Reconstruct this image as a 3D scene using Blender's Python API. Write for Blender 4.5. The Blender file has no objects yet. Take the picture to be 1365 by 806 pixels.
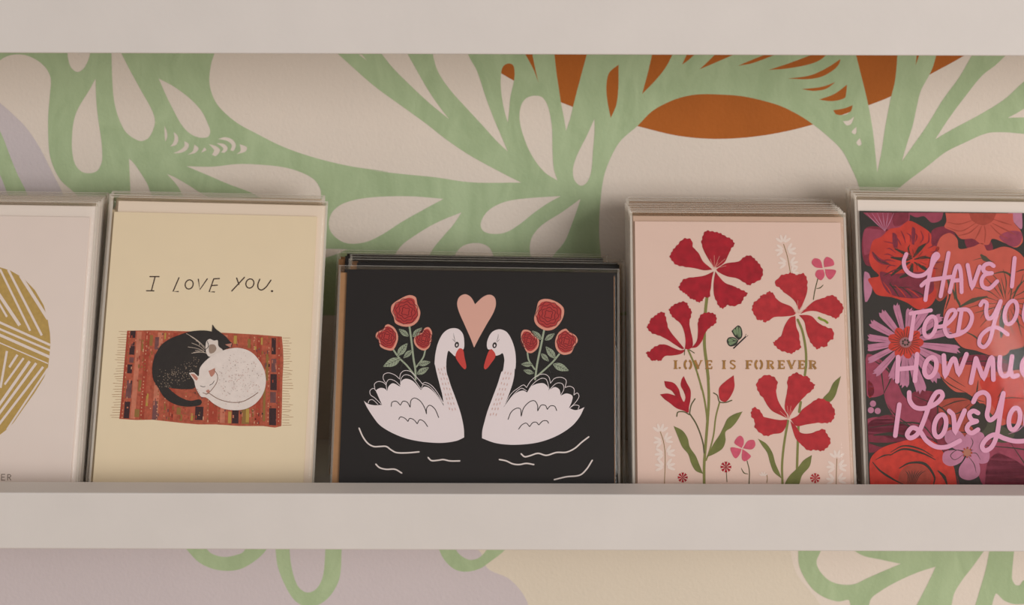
import bpy, bmesh, math, random
from mathutils import Vector, Matrix
from mathutils.geometry import tessellate_polygon, delaunay_2d_cdt

random.seed(7)
scene = bpy.context.scene
COL = scene.collection

# ------------------------------------------------------------------ camera
W, H = 1365, 806
F = 2280.0                      # focal length in pixels of the 1365 wide frame
DIST = 0.829                    # camera to the front of the ledge
PITCH = math.radians(3.0)
ROLL = math.radians(0.17)
HORIZON = -150.0                # pixel row of the horizon
PX0, PY0 = 682.5, HORIZON + F * math.tan(PITCH)
LIP_TOP = 1.30                  # height of the ledge above the floor
CAM_Z = LIP_TOP + DIST * math.tan(PITCH + math.atan((658.5 - PY0) / F))
cam_data = bpy.data.cameras.new('camera')
cam = bpy.data.objects.new('camera', cam_data)
COL.objects.link(cam)
cam_data.sensor_width = 36.0
cam_data.lens = F / W * 36.0
cam_data.shift_y = -(H / 2 - PY0) / W
cam_data.clip_start = 0.02
cam.matrix_world = (Matrix.Translation((0, -DIST, CAM_Z)) @ Matrix.Rotation(math.pi / 2 - PITCH, 4, 'X')
                    @ Matrix.Rotation(ROLL, 4, 'Z'))
cam_data.dof.use_dof = True
cam_data.dof.focus_distance = DIST + 0.035
cam_data.dof.aperture_fstop = 9.0
scene.camera = cam
CAM_M = cam.matrix_world.copy()

# ------------------------------------------------------------------ world, lights, exposure
world = bpy.data.worlds.new('room_light')
scene.world = world
world.use_nodes = True
bg = world.node_tree.nodes['Background']
bg.inputs['Color'].default_value = (1.0, 0.99, 0.98, 1)
bg.inputs['Strength'].default_value = 0.40

def area(name, loc, aim, sx, sy, power, color):
    ld = bpy.data.lights.new(name, 'AREA')
    ld.shape = 'RECTANGLE'; ld.size = sx; ld.size_y = sy
    ld.energy = power; ld.color = color
    o = bpy.data.objects.new(name, ld)
    COL.objects.link(o)
    o.location = loc
    o.rotation_euler = (Vector(aim) - Vector(loc)).to_track_quat('-Z', 'Y').to_euler()
    return o
area('window_daylight', (1.95, -2.5, 1.75), (0, 0, 1.35), 1.5, 1.6, 54.0, (1.0, 0.985, 0.975))

vs = scene.view_settings
vs.view_transform = 'Standard'
vs.look = 'None'
vs.gamma = 1.0
vs.exposure = 0.19
vs.use_curve_mapping = False
scene.cycles.transparent_max_bounces = 40

# ------------------------------------------------------------------ materials
E0 = 0.90
def lin(c):
    c = c / 255.0
    return c / 12.92 if c <= 0.04045 else ((c + 0.055) / 1.055) ** 2.4
def colour(rgb):
    return tuple(min(0.88, lin(v) / E0) for v in rgb) + (1.0,)

MATS = {}
def mat(name, rgb, rough=0.6, spec=0.3, mottle=0.0, mscale=200.0, bump=0.0, bscale=900.0, metal=0.0, rgb2=None, stretch=None):
    if name in MATS:
        return MATS[name]
    m = bpy.data.materials.new(name)
    m.use_nodes = True
    nt = m.node_tree
    p = nt.nodes['Principled BSDF']
    c = colour(rgb)
    p.inputs['Base Color'].default_value = c
    p.inputs['Roughness'].default_value = rough
    p.inputs['Specular IOR Level'].default_value = spec
    p.inputs['Metallic'].default_value = metal
    tc = nt.nodes.new('ShaderNodeTexCoord')
    src = tc.outputs['Object']
    if stretch:
        mp = nt.nodes.new('ShaderNodeMapping')
        mp.inputs['Scale'].default_value = stretch
        nt.links.new(src, mp.inputs['Vector'])
        src = mp.outputs['Vector']
    if mottle > 0 or rgb2:
        n = nt.nodes.new('ShaderNodeTexNoise')
        n.inputs['Scale'].default_value = mscale
        n.inputs['Detail'].default_value = 4
        nt.links.new(src, n.inputs['Vector'])
        r = nt.nodes.new('ShaderNodeValToRGB')
        r.color_ramp.elements[0].position = 0.3
        r.color_ramp.elements[1].position = 0.7
        if rgb2:
            a, b = colour(rgb), colour(rgb2)
        else:
            a = tuple(v * (1 - mottle) for v in c[:3]) + (1,)
            b = tuple(min(0.9, v * (1 + mottle)) for v in c[:3]) + (1,)
        r.color_ramp.elements[0].color = a
        r.color_ramp.elements[1].color = b
        nt.links.new(n.outputs['Fac'], r.inputs['Fac'])
        nt.links.new(r.outputs['Color'], p.inputs['Base Color'])
    if bump > 0:
        n = nt.nodes.new('ShaderNodeTexNoise')
        n.inputs['Scale'].default_value = bscale
        n.inputs['Detail'].default_value = 3
        nt.links.new(tc.outputs['Object'], n.inputs['Vector'])
        b = nt.nodes.new('ShaderNodeBump')
        b.inputs['Strength'].default_value = bump
        b.inputs['Distance'].default_value = 0.0006
        nt.links.new(n.outputs['Fac'], b.inputs['Height'])
        nt.links.new(b.outputs['Normal'], p.inputs['Normal'])
    MATS[name] = m
    return m

def film_material():
    m = bpy.data.materials.new('clear_cellophane')
    m.use_nodes = True
    nt = m.node_tree
    nt.nodes.remove(nt.nodes['Principled BSDF'])
    out = nt.nodes['Material Output']
    tr = nt.nodes.new('ShaderNodeBsdfTransparent')
    tr.inputs['Color'].default_value = (0.99, 0.98, 0.96, 1)
    gl = nt.nodes.new('ShaderNodeBsdfGlossy')
    gl.inputs['Roughness'].default_value = 0.08
    gl.inputs['Color'].default_value = (0.5, 0.5, 0.5, 1)
    fr = nt.nodes.new('ShaderNodeFresnel')
    fr.inputs['IOR'].default_value = 1.36
    mx = nt.nodes.new('ShaderNodeMixShader')
    lim = nt.nodes.new('ShaderNodeMath'); lim.operation = 'MINIMUM'; lim.inputs[1].default_value = 0.10
    nt.links.new(fr.outputs['Fac'], lim.inputs[0])
    nt.links.new(lim.outputs[0], mx.inputs['Fac'])
    nt.links.new(tr.outputs[0], mx.inputs[1])
    nt.links.new(gl.outputs[0], mx.inputs[2])
    nt.links.new(mx.outputs[0], out.inputs['Surface'])
    return m
FILM = film_material()

def seam_material(fac):
    m = bpy.data.materials.new('cellophane_seam')
    m.use_nodes = True
    nt = m.node_tree
    nt.nodes.remove(nt.nodes['Principled BSDF'])
    out = nt.nodes['Material Output']
    tr = nt.nodes.new('ShaderNodeBsdfTransparent')
    df = nt.nodes.new('ShaderNodeBsdfPrincipled')
    df.inputs['Base Color'].default_value = (0.90, 0.82, 0.74, 1)
    df.inputs['Roughness'].default_value = 0.2
    mx = nt.nodes.new('ShaderNodeMixShader')
    mx.inputs['Fac'].default_value = fac
    nt.links.new(tr.outputs[0], mx.inputs[1])
    nt.links.new(df.outputs[0], mx.inputs[2])
    nt.links.new(mx.outputs[0], out.inputs['Surface'])
    return m
SEAM = seam_material(0.45)
SEAM_THIN = seam_material(0.12)

M_SHELF = mat('white_shelf_paint', (204, 195, 188), 0.55, 0.3, 0.02, 30, 0.10, 260)
M_WALL = mat('cream_wall_paint', (218, 204, 190), 0.75, 0.2, 0.025, 14, 0.35, 520)
M_LAV = mat('lavender_wall_paint', (196, 184, 184), 0.75, 0.2, 0.02, 14, 0.35, 520)
M_GREEN = mat('sage_green_wall_paint', (157, 174, 134), 0.7, 0.2, 0.0, 30, 0.35, 520, rgb2=(172, 188, 148), stretch=(2.2, 1, 0.8))
for _n in M_GREEN.node_tree.nodes:
    if _n.type == 'TEX_NOISE' and abs(_n.inputs['Scale'].default_value - 30) < 1: _n.inputs['Distortion'].default_value = 1.3; _n.inputs['Detail'].default_value = 8
M_CREAM = mat('straw_wall_paint', (212, 199, 180), 0.75, 0.2, 0.02, 14, 0.35, 520)
M_SUN = mat('burnt_orange_wall_paint', (168, 92, 34), 0.7, 0.2, 0.05, 40, 0.35, 520)
M_FLOOR = mat('pale_wood_floor', (170, 150, 128), 0.5, 0.3, 0.08, 6)

# ------------------------------------------------------------------ object helpers
def link(name, mesh, parent=None):
    o = bpy.data.objects.new(name, mesh)
    COL.objects.link(o)
    if parent is not None:
        o.parent = parent
    return o
def tag(o, label=None, cat=None, group=None, kind=None):
    if label: o['label'] = label
    if cat: o['category'] = cat
    if group: o['group'] = group
    if kind: o['kind'] = kind
    return o
def empty(name, mw):
    o = bpy.data.objects.new(name, None)
    o.empty_display_size = 0.02
    COL.objects.link(o)
    o.matrix_world = mw
    return o
def bm_box(bm, x0, x1, y0, y1, z0, z1):
    v = [bm.verts.new(p) for p in ((x0, y0, z0), (x1, y0, z0), (x1, y1, z0), (x0, y1, z0),
                                   (x0, y0, z1), (x1, y0, z1), (x1, y1, z1), (x0, y1, z1))]
    for f in ((0, 1, 5, 4), (1, 2, 6, 5), (2, 3, 7, 6), (3, 0, 4, 7), (4, 5, 6, 7), (3, 2, 1, 0)):
        bm.faces.new([v[i] for i in f])
def bm_done(bm, name, material, smooth=False):
    me = bpy.data.meshes.new(name)
    bm.to_mesh(me); bm.free()
    me.materials.append(material)
    if smooth:
        for p in me.polygons: p.use_smooth = True
    return me
def box_mesh(name, material, x0, x1, y0, y1, z0, z1, bevel=0.0):
    bm = bmesh.new()
    bm_box(bm, x0, x1, y0, y1, z0, z1)
    if bevel > 0:
        bmesh.ops.bevel(bm, geom=list(bm.edges), offset=bevel, segments=3, affect='EDGES', profile=0.5)
    return bm_done(bm, name, material, False)

# ------------------------------------------------------------------ photograph pixel -> point of a plane of the room
def ray(px, py):
    d = Vector(((px - PX0) / F, -(py - PY0) / F, -1.0))
    return CAM_M.translation, (CAM_M.to_3x3() @ d)
class Plane:
    """local x/z plane (normal local y) of a matrix; gives local (x, z) of a picture point"""
    def __init__(self, mw):
        self.mw = mw; self.inv = mw.inverted(); self.clip = None
    def at(self, px, py):
        o, d = ray(px, py)
        o = self.inv @ o; d = self.inv.to_3x3() @ d
        t = -o.y / d.y
        p = o + d * t
        if self.clip:                 # the print ends at the card's edge
            w, h = self.clip
            return (max(-w/2, min(w/2, p.x)), max(0.0, min(h, p.z)))
        return (p.x, p.z)
class View:
    """coordinates measured in an enlarged crop of the photograph"""
    def __init__(self, x, y, s): self.x, self.y, self.s = x, y, s
    def __call__(self, *pts):
        return [(self.x + p[0] * self.s, self.y + p[1] * self.s) + tuple(p[2:]) for p in pts]
def full(*pts): return list(pts)

# ------------------------------------------------------------------ curves
def spline(pts, closed=True, n=7):
    """Catmull-Rom through pts, a third element 1 marks a sharp corner"""
    N = len(pts)
    P = [Vector(p[:2]) for p in pts]
    sharp = [len(p) > 2 and p[2] for p in pts]
    out = []
    segs = N if closed else N - 1
    for i in range(segs):
        j = (i + 1) % N
        p1, p2 = P[i], P[j]
        if sharp[i] or (not closed and i == 0): p0 = p1 + (p1 - p2) * 0.3
        else: p0 = P[i - 1]
        if sharp[j] or (not closed and j == N - 1): p3 = p2 + (p2 - p1) * 0.3
        else: p3 = P[(j + 1) % N]
        L = (p2 - p1).length
        t1 = (p2 - p0); t2 = (p3 - p1)
        a = (p1 - p0).length or 1e-9; b = L or 1e-9; c = (p3 - p2).length or 1e-9
        m1 = t1 * (b / (a + b)); m2 = t2 * (b / (b + c))
        k = n if L > 3 else 4
        for q in range(k):
            t = q / k
            h1 = 2*t**3 - 3*t*t + 1; h2 = t**3 - 2*t*t + t; h3 = -2*t**3 + 3*t*t; h4 = t**3 - t*t
            out.append(p1 * h1 + m1 * h2 + p2 * h3 + m2 * h4)
    if not closed: out.append(P[-1].copy())
    return [(v.x, v.y) for v in out]
def ellipse(cx, cy, rx, ry, rot=0.0, n=24):
    c, s = math.cos(rot), math.sin(rot)
    return [(cx + rx * math.cos(a) * c - ry * math.sin(a) * s, cy + rx * math.cos(a) * s + ry * math.sin(a) * c)
            for a in (2 * math.pi * k / n for k in range(n))]
def inside(p, poly):
    x, y = p; r = False
    j = len(poly) - 1
    for i in range(len(poly)):
        xi, yi = poly[i]; xj, yj = poly[j]
        if (yi > y) != (yj > y) and x < (xj - xi) * (y - yi) / (yj - yi) + xi: r = not r
        j = i
    return r

# ------------------------------------------------------------------ flat print on a plane: one mesh per printed motif
STEP = 0.000030
class Print:
    def __init__(self, plane, base=0.00003):
        self.pl = plane; self.base = base
        self.v = []; self.f = []; self.fm = []; self.m = []; self.k = 0
    def slot(self, m):
        if m not in self.m: self.m.append(m)
        return self.m.index(m)
    def depth(self, layer):
        self.k += 1                       # every shape a few microns over the one before, so none lie in the same plane
        return -(self.base + layer * STEP + min(self.k, 60) * 0.0000016)
    def poly(self, pts, m, layer=0):
        q = [self.pl.at(*p[:2]) for p in pts]
        b = len(self.v); y = self.depth(layer)
        self.v += [(p[0], y, p[1]) for p in q]
        k = self.slot(m)
        for t in tessellate_polygon([[Vector((p[0], p[1], 0)) for p in q]]):
            a, b2, c = t
            ar = (q[b2][0]-q[a][0])*(q[c][1]-q[a][1]) - (q[c][0]-q[a][0])*(q[b2][1]-q[a][1])
            self.f.append((b + a, b + b2, b + c) if ar > 0 else (b + a, b + c, b + b2)); self.fm.append(k)
        return self
    def blob(self, pts, m, layer=0, n=7):
        return self.poly(spline(pts, True, n), m, layer)
    def stroke(self, pts, w, m, layer=0, curve=True, taper=0.0, cap=True, n=7):
        p = spline(pts, False, n) if curve and len(pts) > 2 else [q[:2] for q in pts]
        P = []
        for q in p:
            v = Vector(q)
            if not P or (v - P[-1]).length > 1e-4: P.append(v)
        if len(P) < 2: return self
        N = len(P); L = []; R = []
        for i in range(N):
            d = (P[min(i + 1, N - 1)] - P[max(i - 1, 0)])
            if d.length < 1e-6: d = P[min(i + 1, N - 1)] - P[i]
            d.normalize()
            nrm = Vector((-d.y, d.x))
            t = i / (N - 1)
            hw = w / 2 * (1 - taper * abs(2 * t - 1))
            L.append(P[i] + nrm * hw); R.append(P[i] - nrm * hw)
        k = self.slot(m); b = len(self.v); y = self.depth(layer)
        for i, (a, c) in enumerate(zip(L, R)):
            for s in (a, c):
                q = self.pl.at(s.x, s.y); self.v.append((q[0], y - 0.000012 * i / N, q[1]))
        for i in range(N - 1):
            self.f.append((b + 2*i, b + 2*i + 1, b + 2*i + 3, b + 2*i + 2)); self.fm.append(k)
        if cap and taper == 0:
            for e in (P[0], P[-1]):
                self.poly(ellipse(e.x, e.y, w / 2, w / 2, 0, 10), m, layer)
        return self
    def build(self, name, parent):
        me = bpy.data.meshes.new(name)
        me.from_pydata(self.v, [], self.f)
        for m in self.m: me.materials.append(m)
        for p, k in zip(me.polygons, self.fm): p.material_index = k
        me.update()
        return link(name, me, parent)

# ================================================================== SETTING
WALL_Y = 0.120
wall = tag(link('wall_back', box_mesh('wall_back', M_WALL, -1.8, 1.8, WALL_Y, WALL_Y + 0.1, 0, 2.6)), kind='structure',
           label='cream plaster wall painted with a green leaf mural')
floor = tag(link('floor', box_mesh('floor', M_FLOOR, -1.8, 1.8, -3.2, WALL_Y, -0.05, 0)), kind='structure', label='pale wooden floor below the ledges')

# --- mural, painted flat on the wall
A = View(0, 50, 350 / 1282); B = View(250, 50, 350 / 1282); C = View(420, 50, 350 / 940); D = View(600, 50, 350 / 940)
E = View(850, 50, 350 / 1282); FF = View(1050, 50, 315 / 1154); G = View(200, 700, 500 / 1365); HH = View(950, 700, 415 / 1365)
gaps = [
    A((-40,150),(0,112),(20,98),(60,84),(120,85),(180,110),(225,150),(248,200),(245,270),(236,380),(236,480),(243,570),(265,640),(300,700),(350,745),(420,810,1),(160,830,1),(125,745),(85,665),(50,580),(20,500),(0,455),(-40,370)),
    A((-40,600,1),(0,670),(32,750),(60,830,1),(-40,830,1)),
    A((328,20,1),(330,80),(335,115),(350,150),(378,168),(405,155),(425,125),(440,80),(445,20,1)),
    A((467,200,1),(440,250),(385,340),(362,400),(352,480),(353,560),(368,620),(400,655),(440,662),(475,650),(495,615),(500,580),(495,500),(480,400),(470,300)),
    A((543,30,1),(548,200),(556,300),(575,380),(610,455),(650,490),(690,505),(725,490),(748,450),(757,405),(740,350),(690,260),(630,150),(570,30,1)),
    A((775,200,1),(850,240),(930,300),(985,360),(1015,420),(1027,460),(1015,485),(975,488),(930,470),(890,430),(850,360),(810,280)),
    A((803,430,1),(815,460),(817,485),(808,508,1),(804,480)),
    A((848,460,1),(868,480),(870,505),(858,525),(830,532,1),(845,515),(852,490)),
    A((900,505,1),(922,520),(915,545),(885,562),(845,565,1),(880,548),(900,530)),
    A((950,522,1),(970,540),(955,562),(915,572,1),(940,555)),
    A((998,535,1),(1008,548),(982,562,1)),
    A((1020,520,1),(1055,530),(1075,550),(1055,578),(1035,572,1),(1045,550)),
    A((1058,515,1),(1095,520),(1112,540),(1100,560),(1080,562,1),(1090,540)),
    A((1065,495,1),(1100,486),(1135,498),(1152,525),(1140,553),(1125,550,1),(1132,525),(1110,505)),
    A((1170,520,1),(1205,535),(1200,555),(1155,570,1),(1175,550)),
    A((630,590,1),(637,755),(640,860,1),(790,860,1),(735,755),(720,715),(690,665),(655,615)),
    A((815,665,1),(860,715),(885,755),(920,830,1),(1110,830,1),(980,758),(920,720),(860,685)),
    B((-5,628,1),(120,630),(250,617),(380,622),(480,635),(560,660),(620,695),(650,745),(645,800),(600,850),(450,830),(310,757),(200,715),(100,672)),
    B((150,20,1),(138,60),(115,130),(107,220),(125,290),(160,345),(240,415),(330,465),(460,530),(600,580),(780,625),(980,655)) +
    C((200,475),(300,487),(430,500),(560,518),(738,519,1),(680,490),(560,425),(470,365),(400,310),(310,245),(220,180),(150,120),(40,20,1)),
    B((835,82,1),(875,112,1),(852,83,1)),
    C((215,20,1),(240,60),(280,110),(340,170),(410,235),(480,292,1),(440,240),(400,180),(360,110),(310,20,1)),
    C((415,20,1),(430,95),(450,140),(490,195),(540,250),(600,315),(650,370),(690,408,1),(670,360),(640,290),(610,210),(580,120),(555,75),(530,20,1)),
    C((665,140),(672,105),(690,93),(708,98),(714,120),(712,155),(700,210),(695,260),(690,305,1),(675,250),(666,190)),
    C((730,20,1),(780,110),(800,160,1),(790,120),(770,20,1)),
    C((785,208),(815,215),(835,250),(848,320),(850,400),(855,470),(868,512,1),(820,480),(775,420),(745,350),(732,290),(737,245),(755,218)),
    D((370,20,1),(380,120),(392,200),(398,240),(408,290),(415,335,1),(430,290),(443,235),(465,150),(500,20,1)),
    D((517,290,1),(490,350),(455,420),(440,470),(445,510),(468,530),(490,518),(505,480),(512,400),(517,340)),
    D((603,97,1),(570,125),(560,165),(562,220),(575,288,1),(595,240),(602,180)),
    E((85,20,1),(50,170),(22,275,1),(90,205),(140,140),(200,20,1)),
    E((250,60,1),(217,132,1),(250,108),(300,60,1)),
    E((400,60,1),(340,120),(302,155,1),(380,122),(510,65,1)),
    E((650,72,1),(550,112),(490,138,1),(560,125),(680,80,1)),
    E((860,80,1),(740,125),(640,158,1),(720,152),(820,135),(890,110),(935,70,1)),
    E((990,105,1),(920,150),(840,185),(735,200,1),(830,203),(900,190),(960,155),(985,125)),
    E((965,218,1),(900,240),(800,252,1),(860,260),(920,250)),
    E((1022,230,1),(960,275),(885,303,1),(950,310),(1010,295),(1018,270)),
    E((1050,330,1),(1010,345),(955,355,1),(970,375),(1010,377),(1040,360)),
    E((1058,385,1),(1030,405),(1002,408,1),(1020,428),(1042,422)),
    E((1068,435,1),(1045,460),(1058,472),(1068,465)),
    E((1085,490,1),(1068,512),(1080,528),(1093,520)),
    E((0,430),(70,360),(150,315),(220,290),(300,277),(400,278),(500,285),(600,305),(700,335),(790,380),(858,425),(920,475),(980,530),(1010,570),(1045,640),(1075,710),(1095,800),(1110,1000,1)) +
    D((560,1000,1),(540,780),(533,700),(537,600),(550,500),(575,430),(610,370)),
    E((1050,20,1),(1090,180),(1110,260),(1130,350),(1150,470),(1170,660,1),(1190,560),(1210,430),(1235,300),(1258,200),(1272,20,1)),
    FF((632,60,1),(625,135,1),(650,60,1)),
    FF((740,30,1),(710,140),(690,185),(650,260),(632,330),(610,430),(585,510),(557,605,1),(610,530),(680,430),(760,300),(840,190),(930,30,1)),
    FF((1120,30,1),(1020,130),(950,185),(880,270),(790,390),(720,497,1),(800,450),(940,375),(1060,300),(1154,215),(1300,110,1),(1300,30,1)),
    FF((1075,392,1),(1120,368),(1160,345),(1300,290,1),(1300,396,1),(1154,390)),
    FF((1300,480,1),(1154,470),(1050,462),(970,468),(860,515),(770,560),(680,630),(555,725),(480,800),(420,1000,1),(1300,1000,1)),
    C((460,577,1),(340,568),(200,572),(110,590),(65,620),(50,655),(54,690),(80,720),(120,737),(180,732),(240,705),(310,660),(390,615)),
    C((525,625,1),(440,660),(370,700),(300,755),(250,860,1),(370,860,1),(420,760),(460,710),(495,670)),
    C((880,567,1),(760,575),(690,585),(640,605),(610,630),(593,665),(600,690),(630,702),(680,698),(730,670),(780,630),(830,595)),
    C((480,860,1),(500,780),(530,745),(580,735),(620,748),(638,780),(650,860,1)),
    D((467,577,1),(400,625),(330,670),(295,710),(285,750),(290,790),(300,860,1),(330,850,1),(370,780),(410,730),(435,670),(455,615)),
    full((425,331,1),(463,332,1),(450,338),(425,346,1)),
]
sun = full((560,30,1),(610,52),(640,77),(672,100),(715,122),(760,141),(805,156),(850,168),(905,181),(959,185),(1020,180),(1083,166),(1158,140),(1188,128),(1238,100),(1285,74),(1350,30,1))
green_top = full((-40,30,1),(1420,30,1),(1420,420,1),(-40,420,1))
lows = [
    (G((100,40,1),(140,95),(180,135),(230,158),(280,165),(330,158),(380,130),(418,95),(450,40,1)), G((180,40,1),(215,95),(245,110),(275,114),(310,108),(340,95),(370,40,1))),
    (G((455,40,1),(457,90),(465,150),(490,215),(520,265),(550,289),(580,295),(620,285),(660,250),(690,190),(697,95),(698,40,1)), G((506,40,1),(508,90),(515,150),(535,215),(560,240),(585,242),(610,225),(630,180),(638,90),(640,40,1))),
    (G((1040,40,1),(1055,95),(1075,130),(1110,160),(1150,168),(1200,157),(1240,130),(1285,95),(1330,40,1)), G((1090,40,1),(1118,95),(1140,115),(1165,125),(1195,118),(1220,95),(1250,40,1))),
    (HH((370,40,1),(375,115),(378,170),(400,225),(440,280),(490,315),(550,333),(600,330),(598,470,1),(680,470,1),(690,330),(740,285),(820,240),(900,205),(978,180,1),(955,230),(920,300),(830,470,1),(1035,470,1),(1055,310),(1090,245),(1140,180),(1240,40,1)),
     HH((500,60,1),(470,120),(455,160),(470,200),(510,240),(560,258),(620,257),(680,230),(760,195),(825,168,1),(740,150),(650,128),(560,60,1))),
    (HH((1225,40,1),(1200,180),(1175,270),(1115,470,1),(1205,470,1),(1240,300),(1280,330),(1330,345),(1450,335,1),(1450,240,1),(1365,240),(1345,262),(1325,258),(1312,225),(1330,40,1)), None),
]
lav = [full((-40,105,1),(0,137),(15,150),(35,170),(52,195),(70,230),(85,260),(110,320,1),(-40,320,1)),
       full((-40,700,1),(600,700,1),(640,735),(650,757),(680,772),(702,800),(715,850,1),(-40,850,1))]

cream = [full((600,700,1),(640,735),(650,757),(680,772),(702,800),(715,850,1),(1120,850,1),(1090,800),(1060,760),(1050,700,1))]
wall_plane = Plane(Matrix.Translation((0, WALL_Y, 0)))
def paint_wall():
    g_polys = [spline(green_top)]
    g_holes = [spline(g, True, 8) for g in gaps]
    s_poly = spline(sun)
    for a, b in lows:
        g_polys.append(spline(a, True, 8))
        if b: g_holes.append(spline(b, True, 8))
    l_polys = [spline(p) for p in lav]
    c_polys = [spline(p) for p in cream]
    verts, edges = [], []
    for poly in g_polys + g_holes + [s_poly] + l_polys + c_polys:
        b = len(verts); n = len(poly)
        verts += [Vector(p) for p in poly]
        edges += [(b + i, b + (i + 1) % n) for i in range(n)]
    v, e, f, *_ = delaunay_2d_cdt(verts, edges, [], 0, 1e-4)
    def bb(p): return (min(q[0] for q in p), min(q[1] for q in p), max(q[0] for q in p), max(q[1] for q in p))
    def pack(ps): return [(bb(p), p) for p in ps]
    def hit(c, packs): return any(k[0] <= c[0] <= k[2] and k[1] <= c[1] <= k[3] and inside(c, p) for k, p in packs)
    gp, gh, sp, lp, cp = pack(g_polys), pack(g_holes), pack([s_poly]), pack(l_polys), pack(c_polys)
    sets = {'green': [], 'sun': [], 'lav': [], 'cream': []}
    for t in f:
        c = tuple(sum((v[i][k] for i in t)) / len(t) for k in (0, 1))
        if hit(c, gp) and not hit(c, gh): sets['green'].append(t)
        elif hit(c, sp): sets['sun'].append(t)
        elif hit(c, lp): sets['lav'].append(t)
        elif hit(c, cp): sets['cream'].append(t)
    pts = [wall_plane.at(p.x, p.y) for p in v]
    for key, name, m, label in (('green', 'mural_leaf_pattern', M_GREEN, 'sage green painted leaf and stem pattern'),
                                ('sun', 'mural_sun_disc', M_SUN, 'burnt orange painted disc'),
                                ('lav', 'mural_lavender_patch', M_LAV, 'pale lavender painted area'),
                                ('cream', 'mural_straw_patch', M_CREAM, 'pale straw coloured painted area')):
        used = sorted({i for t in sets[key] for i in t}); idx = {i: k for k, i in enumerate(used)}
        me = bpy.data.meshes.new(name)
        fs = []
        for t in sets[key]:
            q = [pts[i] for i in t]
            ar = (q[1][0]-q[0][0])*(q[2][1]-q[0][1]) - (q[2][0]-q[0][0])*(q[1][1]-q[0][1])
            t2 = [idx[i] for i in t]
            fs.append(t2 if ar > 0 else t2[::-1])
        me.from_pydata([(pts[i][0], WALL_Y - 0.00012, pts[i][1]) for i in used], [], fs)
        me.materials.append(m); me.update()
        o = link(name, me, wall); o['label'] = label
paint_wall()

# ================================================================== PICTURE LEDGES
LIP_T, LIP_H, BOARD_T = 0.0163, 0.0282, 0.0150
FLOOR_IN = LIP_TOP - 0.0118            # where the cards stand
def ledge(top, label):
    mw = Matrix.Translation((0, 0, top - LIP_H))
    r = empty('picture_ledge', mw)
    tag(r, label, 'shelf', 'white picture ledges')
    link('front_lip', box_mesh('front_lip', M_SHELF, -0.75, 0.75, 0, LIP_T, 0, LIP_H, 0.0007), r)
    link('base_board', box_mesh('base_board', M_SHELF, -0.75, 0.75, LIP_T, WALL_Y - 0.0005, 0.0008, LIP_H - 0.0118), r)
    return r
ledge(LIP_TOP, 'lower white wooden picture ledge holding the greeting cards')
zt = CAM_Z
_o, _d = ray(682, 72.6)
up_bottom = (_o + _d * (DIST / _d.y)).z
ledge(up_bottom + LIP_H, 'upper white wooden picture ledge along the top edge of the picture')

# ================================================================== GREETING CARDS
def folded_card(w, h, m, spine='left'):
    bm = bmesh.new()
    t = 0.00032
    bm_box(bm, -w/2, w/2, 0, t, 0, h)
    bm_box(bm, -w/2, w/2, 0.0007, 0.0007 + t, 0, h)
    if spine == 'left': bm_box(bm, -w/2 - 0.0001, -w/2 + 0.0003, 0.00002, 0.0010, 0, h)
    else: bm_box(bm, -w/2, w/2, 0.00002, 0.0010, h - 0.0003, h + 0.0001)
    return bm_done(bm, 'card', m)
def envelope_mesh(w, h, cx, m):
    bm = bmesh.new()
    x0, x1 = cx - w/2, cx + w/2
    bm_box(bm, x0, x1, 0.0012, 0.0022, 0, h)
    # flap and side folds on the back
    def tri(pts, y):
        v = [bm.verts.new((p[0], y, p[1])) for p in pts]; bm.faces.new(v)
    tri(((x0, 0.0005), (x0, h - 0.0005), (cx - 0.004, h/2)), 0.00232)
    tri(((x1, 0.0005), (cx + 0.004, h/2), (x1, h - 0.0005)), 0.00232)
    tri(((x0, 0.0005), (cx, h*0.58), (x1, 0.0005)), 0.00242)
    tri(((x0, h), (x1, h), (cx, h*0.45)), 0.00256)
    return bm_done(bm, 'envelope', m)
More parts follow.
